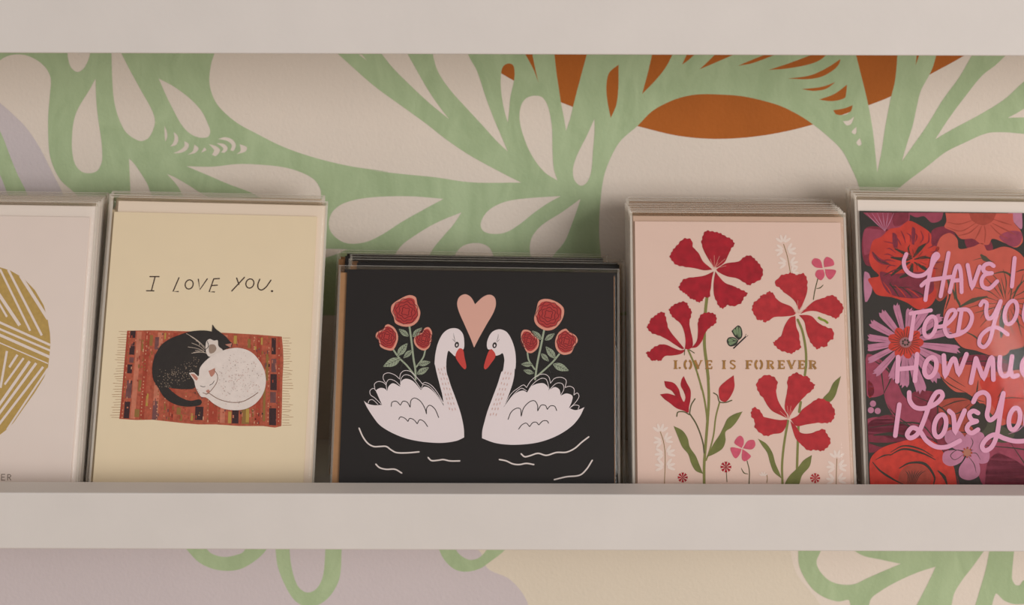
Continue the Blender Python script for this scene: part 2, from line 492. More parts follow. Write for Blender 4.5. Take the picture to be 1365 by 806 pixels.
def sleeve_mesh(w, h, cx, seed, nx=120, nz=140, amp=0.00042, yf=-0.0014, creases=8):
    rnd = random.Random(seed)
    waves = [(rnd.uniform(20, 80), rnd.uniform(-45, 45), rnd.uniform(0, 6.3), rnd.uniform(0.3, 1)) for _ in range(6)]
    bm = bmesh.new()
    yb, ym = 0.0029, 0.0010
    cr = []
    for k in range(creases):
        sx = rnd.choice((-1, 1))
        if k % 2: p = (cx + sx * (w/2 - rnd.uniform(.004, .012)), rnd.uniform(.1, .9) * h); an = math.pi/2 + rnd.uniform(-.06, .06); ln = rnd.uniform(.02, .06)
        else: p = (cx + sx * rnd.uniform(.1, .45) * w, h * rnd.choice((rnd.uniform(.78, .95), rnd.uniform(.2, .5)))); an = rnd.uniform(-.9, .9); ln = rnd.uniform(.012, .035)
        cr.append((p[0], p[1], math.cos(an), math.sin(an), ln, rnd.uniform(.0005, .0010), rnd.uniform(.00008, .0002)))
    def disp(x, z):
        d = amp * sum(a * math.sin(kx * x * 1.6 + kz * z * 1.6 + ph) for kx, kz, ph, a in waves) / 2.2
        for px, pz, ux, uz, ln, wd, hh in cr:
            du = (x - px) * ux + (z - pz) * uz; dv = -(x - px) * uz + (z - pz) * ux + du * du * 2.0
            if abs(du) < ln * 1.5 and abs(dv) < wd * 4: d -= hh * math.exp(-(dv / wd) ** 2 - (du / ln * 1.6) ** 2)
        return d
    def ring(x, z, front):
        edge = min(1.0, (w/2 - abs(x - cx)) / 0.0022)
        edge = max(0.0, edge) ** 0.6
        ez = min(1.0, max(0.0, (h - z) / 0.0025), max(0.0, (z + 0.0003) / 0.0008)) ** 0.6
        k = min(edge, ez)
        y = yf + disp(x, z) if front else yb
        return ym + (y - ym) * k
    xs = [-1 + 2 * i / nx for i in range(nx + 1)]
    xs = [cx + w/2 * (math.copysign(abs(u) ** 0.85, u)) for u in xs]
    xs = sorted(set(xs + [cx - w/2 + 0.0006, cx + w/2 - 0.0006, cx - w/2 + 0.0018, cx + w/2 - 0.0018]))
    zs = [-0.0003] + [0.0004] + [h * i / nz for i in range(1, nz)] + [h - 0.0022, h - 0.0008, h]
    grids = []
    for front in (True, False):
        g = [[bm.verts.new((x, ring(x, z, front), z)) for x in xs] for z in zs]
        grids.append(g)
        for a in range(len(zs) - 1):
            for b in range(len(xs) - 1):
                q = (g[a][b], g[a][b+1], g[a+1][b+1], g[a+1][b])
                bm.faces.new(q if front else q[::-1])
    bmesh.ops.remove_doubles(bm, verts=list(bm.verts), dist=1e-6)
    return bm_done(bm, 'clear_sleeve', FILM, True)
def seam_mesh(w, h, cx, seam):
    bm = bmesh.new()
    for s in (-1, 1):
        x = cx + s * (w/2)
        bm_box(bm, x - (0.0001 if s < 0 else 0.0011), x + (0.0001 if s > 0 else 0.0011), 0.00095, 0.00105, 0, h)
    bm_box(bm, cx - w/2, cx + w/2, 0.00095, 0.00105, h - 0.00035, h + 0.0001)
    return bm_done(bm, 'sleeve_seam', seam)

class Stack:
    pass
def make_stack(first_name, n, yb, offsets, lean, xl, xr, ypx, w, h, roll, card_m, env_m, env_cx, labels, group, seed, spine='left', env_extra=(0.003, 0.006), jitter=0.0006, rear_dx=0.0, seam=SEAM, last_dx=None):
    th = math.radians(lean); rl = math.radians(roll)
    base = Matrix.Translation((0, yb, FLOOR_IN + 0.0015))
    rot = Matrix.Rotation(-th, 4, 'X') @ Matrix.Rotation(rl, 4, 'Y')
    pl = Plane(base @ Matrix.Rotation(-th, 4, 'X'))
    (xa, za), (xb, zb) = pl.at(xl if xl is not None else 0, ypx), pl.at(xr if xr is not None else 0, ypx)
    zc = (za if xl is not None else zb)
    shift = math.tan(rl) * zc
    if xl is None: cx = xb - w/2
    elif xr is None: cx = xa + w/2
    else: cx = (xa + xb) / 2
    cx -= shift
    lift = abs(math.sin(rl)) * w / 2
    front_mw = Matrix.Translation((cx, yb, FLOOR_IN + 0.0015 + lift)) @ rot
    ew, eh = w + env_extra[0], h + env_extra[1]
    sw = max(ew/2 + abs(env_cx), w/2) * 2 + 0.0016
    scx = 0.0 if abs(env_cx) < 0.0006 else env_cx * 0.5
    sw = max(w/2 - 0 + scx, 0) * 0 + max((ew/2 + env_cx) - scx, scx + ew/2 - env_cx, w/2 + abs(scx)) * 2 + 0.0018
    sh = max(eh, h) + 0.0022
    me_card = folded_card(w, h, card_m, spine)
    me_env = envelope_mesh(ew, eh, env_cx, env_m)
    me_slv = [sleeve_mesh(sw, sh, scx, seed), sleeve_mesh(sw, sh, scx, seed + 1, 14, 12, 0.0001, -0.0008, 0)]
    me_seam = seam_mesh(sw, sh, scx, seam)
    rnd = random.Random(seed)
    cards = []
    for i in range(n):
        if i == 0: mw = front_mw
        else:
            mw = Matrix.Translation((cx + (last_dx if last_dx is not None and i >= n - 2 else rear_dx) + rnd.uniform(-1, 1) * jitter, yb + offsets[i], FLOOR_IN + 0.0015 + lift)) @ rot \
                 @ Matrix.Rotation(math.radians(rnd.uniform(-0.25, 0.25)), 4, 'Y')
        r = empty('greeting_card', mw)
        tag(r, labels[i], 'greeting card', group)
        r.rotation_mode = 'XYZ'
        c = link('card', me_card, r)
        link('envelope', me_env, r)
        s = link('clear_sleeve', me_slv[0 if i == 0 else 1], r); s['label'] = 'clear glossy cellophane sleeve'
        link('sleeve_seam', me_seam, s)
        cards.append((r, c))
    st = Stack(); st.root, st.card = cards[0]; st.cards = cards; st.plane = Plane(front_mw); st.plane.clip = (w - 0.0002, h); st.mw = front_mw
    return st

ORD = ['front', 'second', 'third', 'fourth', 'fifth', 'sixth', 'seventh', 'eighth', 'ninth', 'tenth']
def labels_for(front, n, what):
    return [front] + ['%s from the front in the stack of %s' % (ORD[i] + ' card', what) for i in range(1, n - 1)] + ['rearmost card of the stack of %s, against the wall' % what]

M_C1 = mat('white_card_stock', (222, 206, 198), 0.6, 0.25, 0.01, 60)
M_C2 = mat('cream_yellow_card_stock', (225, 206, 176), 0.6, 0.25, 0.01, 60)
M_C3 = mat('black_card_stock', (27, 21, 20), 0.6, 0.25)
M_C4 = mat('blush_pink_card_stock', (216, 186, 173), 0.6, 0.25, 0.01, 60)
M_C5 = mat('dark_floral_card_stock', (48, 42, 38), 0.6, 0.25)
M_E1 = mat('white_envelope', (226, 213, 204), 0.65, 0.2)
M_E2 = mat('ivory_envelope', (226, 208, 190), 0.65, 0.2)
M_E3 = mat('kraft_envelope', (160, 118, 82), 0.7, 0.2, 0.05, 400)
M_E4 = mat('blush_envelope', (196, 165, 145), 0.65, 0.2)

CW, CH = 0.108, 0.1397
n1, n2, n3, n4, n5 = 7, 5, 6, 9, 7
S1 = make_stack('c', n1, 0.030, [0.0045 * i for i in range(n1)], 17, None, 94, 638, CW, CH, 0.7, M_C1, M_E1, 0.0012,
                labels_for('white greeting card with a gold striped geometric circle, at the left edge', n1, 'white gold-circle cards'), 'white cards with a gold circle', 11)
S2 = make_stack('c', n2, 0.034, [0.0043 * i for i in range(n2)], 17, 124, 405, 638, CW, CH, 1.2, M_C2, M_E2, 0.0030,
                labels_for('cream greeting card reading I LOVE YOU above two curled-up cats on a rug', n2, 'cream cat cards'), 'cream cat cards', 23, rear_dx=-0.003)
S3 = make_stack('c', n3, 0.0205, [0, 0.0150] + [0.0150 + 0.0055 * i for i in range(1, 5)], 19, 447, 824, 638, CH, 0.1138, 0.6, M_C3, M_E3, -0.0016,
                labels_for('black greeting card with two white swans and a pink heart', n3, 'black swan cards'), 'black swan cards', 35, 'top', (0.004, -0.0015), 0.0008, 0.0034, SEAM_THIN, -0.0045)
S4 = make_stack('c', n4, 0.0215, [0.0051 * i for i in range(n4)], 17, 850, 1134, 638, CW, CH, 0.2, M_C4, M_E4, 0.0006,
                labels_for('blush pink greeting card with red flowers reading LOVE IS FOREVER', n4, 'pink red-flower cards'), 'pink cards with red flowers', 47, 'left', (0.003, 0.003))
S5 = make_stack('c', n5, 0.030, [0.0043 * i for i in range(n5)], 17, 1159, None, 638, CW, CH + 0.0035, 0.6, M_C5, M_E1, 0.0006,
                labels_for('dark floral greeting card with pink lettering, at the right edge', n5, 'dark floral cards'), 'dark floral cards with pink lettering', 59)

# ================================================================== PRINTS
def ink(name, rgb, rough=0.6, mottle=0.0, mscale=300.0, **k):
    return mat('print_' + name, rgb, rough, 0.2, mottle, mscale, **k)
def dashes(pr, pts, w, m, layer): 
    for a, b in pts: pr.stroke([a, b], w, m, layer, False)

# ------------------------------------------------------------------ card 1: gold circle
GOLD = mat('print_gold_foil', (186, 152, 84), 0.42, 0.5, 0.08, 500, metal=0.25)
X = View(0, 340, 110 / 355)
pl = S1.plane
pr = Print(pl)
right = X((45,66),(100,98),(150,150),(188,215),(205,275),(215,335),(217,380),(213,430),(207,480),(190,525),(150,590),(100,660),(60,718),(35,745))
cxp = -53.0
circ = right + [(2 * cxp - p[0], p[1]) for p in right[::-1]]
circ = right + X((0,772),(-80,810),(-172,822),(-264,810)) + [(2 * cxp - p[0], p[1]) for p in right[::-1]] + X((-264,25),(-172,10),(-80,25),(0,52))
pr.poly(circ, GOLD, 0)
stripes = [((0,60),(130,325),9),((35,62),(180,345),10),((88,88),(207,275),14),((-10,160),(85,302),14),((-60,110),(30,265),9),
           ((-30,276),(216,386),10),((-30,305),(216,410),9),((-30,330),(214,438),12),((-30,364),(207,466),5),
           ((30,412),(2,570),10),((75,428),(40,482),10),((102,442),(20,556),9),((128,456),(-20,668),12),((156,464),(-10,690),11),((186,480),(-20,748),10),((206,487),(30,750),8),
           ((-60,420),(-90,600),9),((-95,410),(-150,560),9),((-130,400),(-220,560),9)]
for a, b, w in stripes:
    q = X(a, b); pr.stroke(q, w * X.s, M_C1, 1, False, cap=False)
    m2 = [(2 * cxp - p[0], p[1]) for p in q]
    if a[0] > 20: pr.stroke(m2, w * X.s, M_C1, 1, False, cap=False)
o = pr.build('printed_gold_circle', S1.card); o['label'] = 'gold foil circle of striped triangles'
GREYINK = ink('grey', (130, 115, 104))
pr = Print(pl)
T = View(0, 610, 60 / 879)
for q in ([(30,320),(30,434)], [(30,322),(95,322)], [(30,375),(85,375)], [(30,434),(95,434)]): pr.stroke(T(*q), 1.1, GREYINK, 0, False)
for q in ([(150,326),(150,434)], [(150,326),(190,326),(212,350),(190,378),(150,380)], [(175,382),(212,434)]): pr.stroke(T(*q), 1.1, GREYINK, 0, len(q) > 3)
pr.build('printed_lettering', S1.card)

# ------------------------------------------------------------------ card 2: I LOVE YOU, cats on a rug
pl = S2.plane
BLACK = ink('black', (38, 31, 29)); DARK = ink('dark_brown', (62, 44, 36))
Y2 = View(120, 240, 330 / 1330)
pr = Print(pl)
for q in ([(322,518),(371,518)], [(350,518),(330,594)], [(304,594),(343,594)],
          [(478,524),(446,598),(474,598)], [(582,532),(590,588),(630,530)],
          [(665,530),(640,600),(668,600)], [(665,530),(695,528)], [(655,566),(684,564)],
          [(788,526),(800,560)], [(830,522),(762,595)],
          ):
    pr.stroke(Y2(*q), 1.6, DARK, 0, False)
for c in ((533,560), (859,555)):
    e = ellipse(c[0], c[1], 21, 25, 0.35, 26); pr.stroke(Y2(*(e + e[:1])), 1.55, DARK, 0, False, cap=False)
pr.stroke(Y2((912,532),(902,560),(905,582),(922,590),(945,575),(960,555),(972,537)), 1.6, DARK, 0)
pr.poly(ellipse(*Y2((978,596))[0], 1.6, 1.4, 0, 10), DARK, 0)
pr.build('printed_lettering', S2.card)['label'] = 'thin handwritten words I LOVE YOU'

K = View(140, 420, 260 / 1233)
RUG = ink('rug_red', (170, 84, 62), mottle=0.22, mscale=500)
RUGC = {'black': ink('rug_black', (60, 38, 40)), 'purple': ink('rug_purple', (112, 72, 72), mottle=0.2), 'pink': ink('rug_pink', (192, 116, 92), mottle=0.15), 'olive': ink('rug_olive', (140, 104, 56)),
        'yellow': ink('rug_yellow', (176, 142, 70)), 'deep': ink('rug_deep_red', (160, 66, 48), mottle=0.15), 'pale': ink('rug_pale', (205, 150, 118))}
pr = Print(pl)
pr.poly(K((140,97),(300,95),(450,99),(620,104),(800,113),(960,122),(1118,135),(1126,220),(1128,300),(1122,400),(1120,500),(1118,610),(1115,700),(1075,710),(1000,700),(850,700),(700,690),(590,690),(480,680),(300,660),(200,662),(90,655),(98,580),(110,500),(118,400),(125,300),(133,200)), RUG, 0)
def rug(u, v):
    x = (140 + (1118 - 140) * u) * (1 - v) + (92 + (1114 - 92) * u) * v
    y = (97 + (135 - 97) * u) * (1 - v) + (655 + (703 - 655) * u) * v
    return (x, y)
def rq(u0, u1, v0, v1, c, layer=1):
    pr.poly(K(rug(u0, v0), rug(u1, v0), rug(u1, v1), rug(u0, v1)), RUGC[c], layer)
rnd = random.Random(5)
for u0, u1, c in ((0.065,0.095,'pink'),(0.2,0.235,'pink'),(0.30,0.33,'deep'),(0.0,0.012,'deep'),(0.12,0.15,'deep'),(0.55,0.6,'deep'),(0.62,0.65,'pink'),(0.84,0.87,'deep'),(0.972,0.99,'deep')):
    rq(u0, u1, 0.005, 0.99, c, 1)
for u0, u1, v0, v1, c in ((.022,.056,0,.08,'black'),(.026,.058,.17,.27,'black'),(.022,.052,.38,.48,'black'),(.026,.06,.56,.76,'purple'),(.024,.058,.8,.99,'black'),(.03,.058,.3,.36,'purple'),
        (.1,.112,.1,.22,'olive'),(.1,.118,.55,.68,'olive'),(.09,.12,.88,.97,'olive'),(.15,.17,.04,.16,'olive'),(.155,.168,.7,.84,'yellow'),(.185,.21,.06,.2,'purple'),(.186,.212,.25,.36,'purple'),(.2,.23,.78,.99,'purple'),(.205,.235,.55,.6,'purple'),
        (.243,.253,.01,.08,'yellow'),(.35,.375,.84,.92,'olive'),(.37,.385,.92,.99,'olive'),(.44,.452,.9,.98,'yellow'),(.465,.515,.82,.97,'black'),(.67,.69,.86,.99,'yellow'),(.695,.735,.84,.99,'black'),(.755,.8,.8,.99,'olive'),(.78,.8,.82,.97,'yellow'),
        (.69,.71,.01,.1,'yellow'),(.78,.8,.04,.14,'olive'),(.865,.877,.02,.1,'yellow'),(.825,.837,.12,.16,'yellow'),(.9,.915,.2,.5,'olive'),(.885,.9,.55,.95,'olive'),
        (.935,.962,.02,.2,'black'),(.935,.965,.25,.4,'purple'),(.93,.97,.42,.6,'black'),(.93,.965,.62,.74,'purple'),(.925,.968,.8,.99,'black')):
    rq(u0, u1, v0, v1, c, 2)
for u in (.012, .128, .225, .27, .4, .54, .61, .82, .85, .915, .98):
    for k in range(26):
        v = (k + rnd.uniform(0.1, 0.5)) / 26
        rq(u, u + .006, v, v + .014, rnd.choice(['pale', 'olive', 'pale', 'deep']), 3)
for k in range(330):
    u, v = rnd.uniform(.02, .97), rnd.uniform(.01, .97)
    rq(u, u + rnd.uniform(.003, .009), v, min(.99, v + rnd.uniform(.01, .045)), rnd.choice(['deep', 'pink', 'purple', 'olive', 'deep', 'pink', 'black', 'pale', 'deep']), 4)
pr.build('printed_rug', S2.card)['label'] = 'red striped woven rug'
pr = Print(pl); pr2 = Print(pl)
FR = ink('fringe', (166, 124, 90))
for k in range(34):
    v = (k + 0.5) / 34
    a = rug(0, v); pr.stroke(K(a, (a[0] - rnd.uniform(36, 62), a[1] + rnd.uniform(-6, 4))), 0.55, FR, 0, False, cap=False)
    a = rug(1.006, v); pr2.stroke(K(a, (a[0] + rnd.uniform(36, 70), a[1] + rnd.uniform(-6, 6))), 0.55, FR, 0, False, cap=False)
pr.build('printed_fringe', S2.card); pr2.build('printed_fringe', S2.card)
pr = Print(pl)
CATB = ink('cat_black', (48, 42, 40), mottle=0.12)
CATG = ink('cat_speckle', (146, 126, 110)); WHITE = ink('white', (214, 200, 192)); PINKE = ink('ear_pink', (182, 124, 108))
pr.blob(K((300,370),(302,310),(320,250),(355,190),(410,150),(470,125),(530,105),(590,97),(640,97),(676,103,1),(680,58,1),(700,85),(730,108),(765,135),(790,165),(806,178,1),(800,200),(770,212),(740,230),(680,300),(640,360),(600,420),(560,462),(500,467),(430,462),(405,458),(430,485),(480,520),(540,540),(600,532),(613,548),(600,568),(540,577),(480,573),(420,552),(370,512),(335,455),(308,410)), CATB, 10)
pr.blob(K((640,170),(662,150),(690,160),(712,158),(718,195),(745,222),(700,250),(660,262),(640,235)), WHITE, 11)
pr.blob(K((660,190),(690,185),(705,210),(690,235),(662,240)), ink('cat_muzzle', (150, 128, 114)), 12)
pr.stroke(K((648,165),(655,195),(640,215)), 0.8, BLACK, 13)
pr.blob(K((760,185,1),(803,176,1),(795,205,1)), PINKE, 12)
for a, b in (((636,205),(515,115)),((632,212),(540,132)),((630,222),(548,175)),((628,228),(525,200)),((632,236),(548,240)),((640,240),(570,222)),((600,190),(575,160)),((610,235),(560,235))):
    pr.stroke(K(a, ((a[0]+b[0])/2 + 6, (a[1]+b[1])/2 - 4), b), 0.6, ink('whisker', (190, 172, 158)), 12, cap=False)
for k in range(150):
    a = rnd.uniform(0, 1); x = 350 + 240 * a + rnd.uniform(-30, 30); y = 400 - 120 * max(0, a - 0.3) + rnd.uniform(-60, 55)
    if x < 560 and y < 460 or y < 330:
        if x < 610 - max(0, (y - 250)) * .1: pr.poly(ellipse(*K((x, y))[0], rnd.uniform(.35, .9), rnd.uniform(.3, .6), rnd.uniform(0, 3), 7), CATG, 11)
pr.build('printed_black_cat', S2.card)['label'] = 'curled-up black and white cat'
pr = Print(pl)
pr.blob(K((600,335),(640,285),(700,243),(780,213),(850,207),(920,230),(975,285),(1008,350),(1018,420),(1002,490),(960,550),(900,588),(830,600),(750,590),(690,560),(640,520),(610,515),(590,490),(572,450),(564,415),(545,385),(531,365,1),(562,362),(592,384)), ink('cat_white', (220, 206, 200), mottle=0.05), 16)
pr.blob(K((540,370,1),(565,373),(588,398),(578,412)), PINKE, 17)
pr.blob(K((655,352,1),(697,333,1),(694,368),(672,388)), PINKE, 17)
BR = ink('brown_line', (120, 84, 66))
pr.stroke(K((690,345),(710,375),(712,410),(695,445),(662,485),(640,500)), 0.8, BR, 17)
pr.stroke(K((655,490),(720,530),(800,550),(870,545),(930,515),(968,488)), 0.9, BR, 17)
pr.stroke(K((604,446),(620,452),(634,450)), 0.7, BLACK, 17); pr.stroke(K((663,442),(680,432),(692,414)), 0.7, BLACK, 17)
pr.blob(K((640,478),(656,470),(664,482),(652,492)), PINKE, 17); pr.stroke(K((620,490),(645,497),(660,490)), 0.7, BR, 18)
for a, b in (((590,470),(548,468)),((592,480),(556,490)),((598,490),(570,505)),((600,500),(590,522))): pr.stroke(K(a, b), 0.45, BR, 18, False, cap=False)
for k in range(230):
    x, y = rnd.gauss(840, 85), rnd.gauss(390, 85)
    if ((x - 810) / 190) ** 2 + ((y - 400) / 180) ** 2 < 1 and x > 715:
        a = rnd.uniform(0, 3.1); l = rnd.uniform(2, 8)
        pr.stroke(K((x, y), (x + l * math.cos(a), y + l * math.sin(a))), 0.5, rnd.choice([PINKE, BR, GREYINK, ink('pale_mauve', (186, 160, 150)), ink('pale_mauve', (186, 160, 150))]), 17, False, cap=False)
pr.build('printed_white_cat', S2.card)['label'] = 'curled-up white cat'

# ------------------------------------------------------------------ card 3: swans
pl = S3.plane
P = View(420, 320, 220 / 985); Q = View(430, 480, 210 / 940); R = View(620, 320, 240 / 1075); SV = View(630, 480, 230 / 1030)
SWAN = ink('swan_white', (222, 208, 210)); HEART = ink('heart_pink', (210, 160, 146)); ROSEP = ink('rose_edge_pink', (212, 142, 124)); ROSE = ink('rose_red', (172, 56, 54)); ROSED = ink('rose_line', (98, 26, 32))
STEM = ink('pale_stem_green', (152, 160, 138)); CORAL = ink('beak_coral', (192, 66, 60)); INK3 = ink('card_black', (40, 33, 32))
Print(pl).blob(P((955,382,1),(930,340),(895,322),(860,340),(848,380),(860,430),(895,510),(930,590),(949,641,1)) + R((85,580),(130,500),(170,430),(184,380),(175,340),(145,325),(105,340)), HEART).build('printed_heart', S3.card)
def rose(V, pts):
    pr = Print(pl)
    pr.blob(V(*pts), ROSEP, 2)
    cx = sum(p[0] for p in pts) / len(pts); cy = sum(p[1] for p in pts) / len(pts)
    pr.blob(V(*[(cx + (p[0] - cx) * .84, cy + (p[1] - cy) * .84) for p in pts]), ROSE, 3)
    rad = sum(math.hypot(p[0] - cx, p[1] - cy) for p in pts) / len(pts)
    for ring, (rr, n) in enumerate(((.74, 9), (.56, 8), (.38, 6), (.2, 4))):
        for k in range(n):
            a0 = 2 * math.pi * k / n + ring * .6; a1 = a0 + 2 * math.pi / n * 1.08; am = (a0 + a1) / 2
            arc = [(cx + rad * rr * math.cos(a0), cy + rad * rr * math.sin(a0)), (cx + rad * (rr + .1) * math.cos(am), cy + rad * (rr + .1) * math.sin(am)),
                   (cx + rad * rr * math.cos(a1), cy + rad * rr * math.sin(a1))]
            arc = [arc[0], ((arc[0][0] + arc[1][0]) / 2 + .04 * rad * math.cos(a0), (arc[0][1] + arc[1][1]) / 2 + .04 * rad * math.sin(a0)), arc[1], arc[2]]
            pr.stroke(V(*arc), 0.8, ROSED, 4, cap=False, n=4)
    return pr.build('printed_rose', S3.card)
rose(P, [(560,328),(600,340),(610,380),(628,430),(615,480),(580,510),(530,515),(480,495),(470,460),(453,420),(460,385),(500,355)])
rose(P, [(440,502),(475,525),(495,570),(490,610),(465,655),(430,655),(390,635),(380,600),(362,575),(370,550),(410,530),(420,508)])
rose(P, [(680,520),(698,550),(692,600),(680,640),(650,658),(610,640),(590,605),(600,570),(640,550),(655,525)])
rose(R, [(480,350),(540,365),(585,400),(590,440),(570,490),(530,530),(480,538),(430,510),(412,470),(425,420),(440,365)])
rose(R, [(350,535),(385,540),(410,570),(440,595),(435,640),(400,672),(370,668),(350,630),(335,590),(335,555)])
rose(R, [(600,528),(620,545),(660,570),(672,600),(650,640),(630,675),(580,682),(545,650),(538,600),(560,550)])
def leaf3(pr, V, a, b, w=0.2):
    a, b = Vector(a), Vector(b); d = b - a; n = Vector((-d.y, d.x)) * w
    pts = [(*a, 1), tuple(a + d * .3 + n * .9), tuple(a + d * .6 + n * .9), (*b, 1), tuple(a + d * .6 - n * .9), tuple(a + d * .3 - n * .9)]
    pr.blob(V(*pts), STEM, 1)
    pr.stroke(V(tuple(a), tuple(b)), 0.5, INK3, 2, False, cap=False)
    for k in range(5):
        t = .12 + k * .16
        c = a + d * t
        for s in (-1, 1): pr.stroke(V(tuple(c), tuple(c + d * .16 + n * s * .75)), 0.42, INK3, 2, False, cap=False)
def bouquet(V, stems, leaves, dark):
    pr = Print(pl)
    for s, w in stems: pr.stroke(V(*s), w * V.s, STEM, 0)
    for a, b in leaves: leaf3(pr, V, a, b)
    pr.stroke(V(*dark), 1.2, ink('dim_green', (84, 82, 70)), 0, taper=.8)
    pr.build('printed_rose_stems', S3.card)
bouquet(P, [([(563,512),(575,600),(588,710),(598,770),(600,830)], 11), ([(465,650),(500,700),(550,750),(600,815)], 10), ([(658,655),(645,700),(605,755)], 9)],
        [((560,575),(498,528)),((580,578),(640,520)),((490,692),(553,612)),((580,655),(525,705)),((512,705),(404,755)),((612,742),(692,726)),((605,800),(682,758))], [(510,768),(530,715)])
bouquet(R, [([(472,535),(455,620),(430,740),(418,830)], 11), ([(372,672),(380,715),(415,770)], 9), ([(562,680),(520,730),(430,812)], 10)],
        [((458,595),(398,538)),((475,598),(537,555)),((540,708),(480,632)),((452,675),(502,725)),((522,738),(622,780)),((405,742),(332,740)),((412,795),(345,775))], [(490,748),(510,792)])
def swan(V_head, head, V_body, body, beak, eye, lashes, outlines, curves, dots):
    pr = Print(pl)
    pr.blob(head + body, SWAN, 6)
    pr.blob(V_head(*beak), CORAL, 7)
    pr.poly(ellipse(*V_head(eye)[0], 13 * V_head.s, 18 * V_head.s, 0.2, 16), BLACK, 7)
    pr.poly(ellipse(*V_head((eye[0], eye[1] + 2))[0], 5 * V_head.s, 8 * V_head.s, 0.2, 10), SWAN, 8)
    for l in lashes: pr.stroke(V_head(*l), 0.6, BLACK, 7, taper=.7)
    for l in outlines: pr.stroke(V_body(*l), 0.75, SWAN, 5)
    for l in curves: pr.stroke(V_body(*l), 1.0, BLACK, 7)
    for x, y, a in dots: pr.poly(ellipse(*V_body((x, y))[0], 0.65, 1.9, a, 9), ink('neck_pink', (204, 170, 164)), 7)
    o = pr.build('printed_swan', S3.card); o['label'] = 'white swan with coral beak'
rd = random.Random(2)
dl = [(690 + 0.27 * (y - 40) + dx, y + rd.uniform(-5, 5), -0.25) for k, y in enumerate(range(50, 300, 30)) for dx in (0, 17, 34)]
swan(P, P((713,740),(718,680),(735,610),(765,555),(805,528),(850,528),(880,555),(890,600),(886,650),(860,655),(838,692),(812,672),(796,660),(786,700),(783,760),(788,800)), Q,
     Q((748,95),(765,150),(795,230),(825,320),(842,400),(845,460,1),(800,480),(720,492),(640,490),(560,480),(480,460),(400,425),(340,385),(300,335),(265,280),(247,243,1),(272,260),(310,268),(355,266,1),(328,205),(320,180),(345,165),(372,170),(387,187,1),(395,155),(420,137),(462,157,1),(472,122),(500,110),(540,125),(587,177,1),(605,158),(630,162),(665,190),(700,235),(723,272,1),(715,210),(700,150),(682,80),(670,25)),
     [(860,646),(838,690),(860,735),(893,770),(903,757),(892,700),(882,652)], (846,624), [[(826,555),(830,580),(838,606)], [(818,588),(828,598),(838,610)]],
     [[(380,140),(362,110),(366,85),(392,75),(430,87),(460,112)], [(460,112),(466,80),(488,62),(522,66),(560,100),(597,142)], [(312,168),(310,142),(330,127),(360,131),(380,148)],
      [(350,262),(312,225),(286,205),(284,180),(305,168),(325,190)], [(272,255),(280,238),(300,236),(330,262)], [(595,142),(612,132),(650,150),(690,200),(722,258)], [(590,168),(602,145),(640,158),(680,202),(718,256)],
      [(387,187),(380,142),(396,115),(430,122),(464,152)], [(466,152),(468,112),(490,87),(530,97),(587,170)]],
     [[(410,275),(415,250),(440,245),(465,268,1),(480,245),(505,250),(523,281,1),(528,240),(550,225),(585,245),(612,290),(620,321,1),(622,285),(640,268),(670,290),(693,341)], [(455,352),(465,338),(490,345),(510,365,1),(520,347),(545,355),(565,379,1),(580,355),(605,365),(627,395)]], dl)
dr = [(228 - 0.36 * (y - 80) - dx, y + rd.uniform(-5, 5), 0.25) for k, y in enumerate(range(80, 330, 30)) for dx in (0, 17, 34)]
swan(R, R((225,780),(232,740),(234,710),(224,675),(205,684),(182,688),(160,654),(136,650),(130,615),(145,570),(170,542),(210,532),(250,550),(280,600),(298,660),(303,720),(300,770)), SV,
     SV((252,50),(248,95),(235,150),(210,220),(185,280,1),(220,235),(260,195),(300,180),(326,192,1),(345,160),(385,140),(425,138),(450,160),(455,180,1),(490,160),(518,175),(525,212,1),(560,198),(595,212),(592,245),(575,285,1),(610,297),(640,292),(667,280,1),(640,335),(600,385),(540,430),(470,465),(390,490),(300,502),(210,503),(130,492),(56,465,1),(58,420),(70,370),(90,300),(120,220),(150,140),(172,70)),
     [(158,650),(182,688),(155,735),(123,771),(112,759),(125,705),(142,662)], (176,627), [[(198,560),(196,582),(187,606)], [(206,590),(198,600),(188,610)]],
     [[(322,162),(350,120),(390,90),(430,83),(455,100),(465,137)], [(465,137),(490,108),(530,102),(558,120),(552,162)], [(552,162),(580,155),(605,170),(605,207)], [(605,207),(625,195),(635,215),(615,250),(577,287)], [(575,290),(605,268),(635,272),(630,292)],
      [(190,270),(230,200),(280,160),(305,147),(322,162)], [(195,270),(240,210),(290,167),(322,182)], [(328,190),(360,142),(410,108),(440,115),(457,172)], [(457,178),(500,138),(535,140),(545,170),(525,210)]],
     [[(212,352),(230,310),(260,287),(285,290),(290,336,1),(305,285),(340,248),(370,242),(388,270),(388,303,1),(410,268),(435,270),(446,293,1),(465,272),(490,275),(502,300)], [(275,410),(295,385),(320,375),(340,396,1),(360,372),(380,370),(395,386,1),(420,362),(445,362),(453,375)]], dr)
WAT = ink('water_line', (216, 202, 198))
for V, l in ((Q, [(218,405),(240,455),(270,495),(305,514),(340,514),(380,514),(410,535),(440,550),(500,552),(575,546)]), (Q, [(630,580),(650,598),(690,596),(720,592),(760,600),(818,600)]), (Q, [(318,620),(340,640),(380,650),(432,650),(472,672)]),
             (SV, [(290,558),(310,575),(340,570),(390,555),(440,567),(500,550),(560,548),(610,525),(650,490),(693,457)]), (SV, [(160,592),(200,600),(240,618),(280,622),(320,615),(365,622)]), (SV, [(488,712),(560,695),(640,685),(680,650),(714,597)])):
    Print(pl).stroke(V(*l), 1.9, WAT, 0).build('printed_ripple', S3.card)

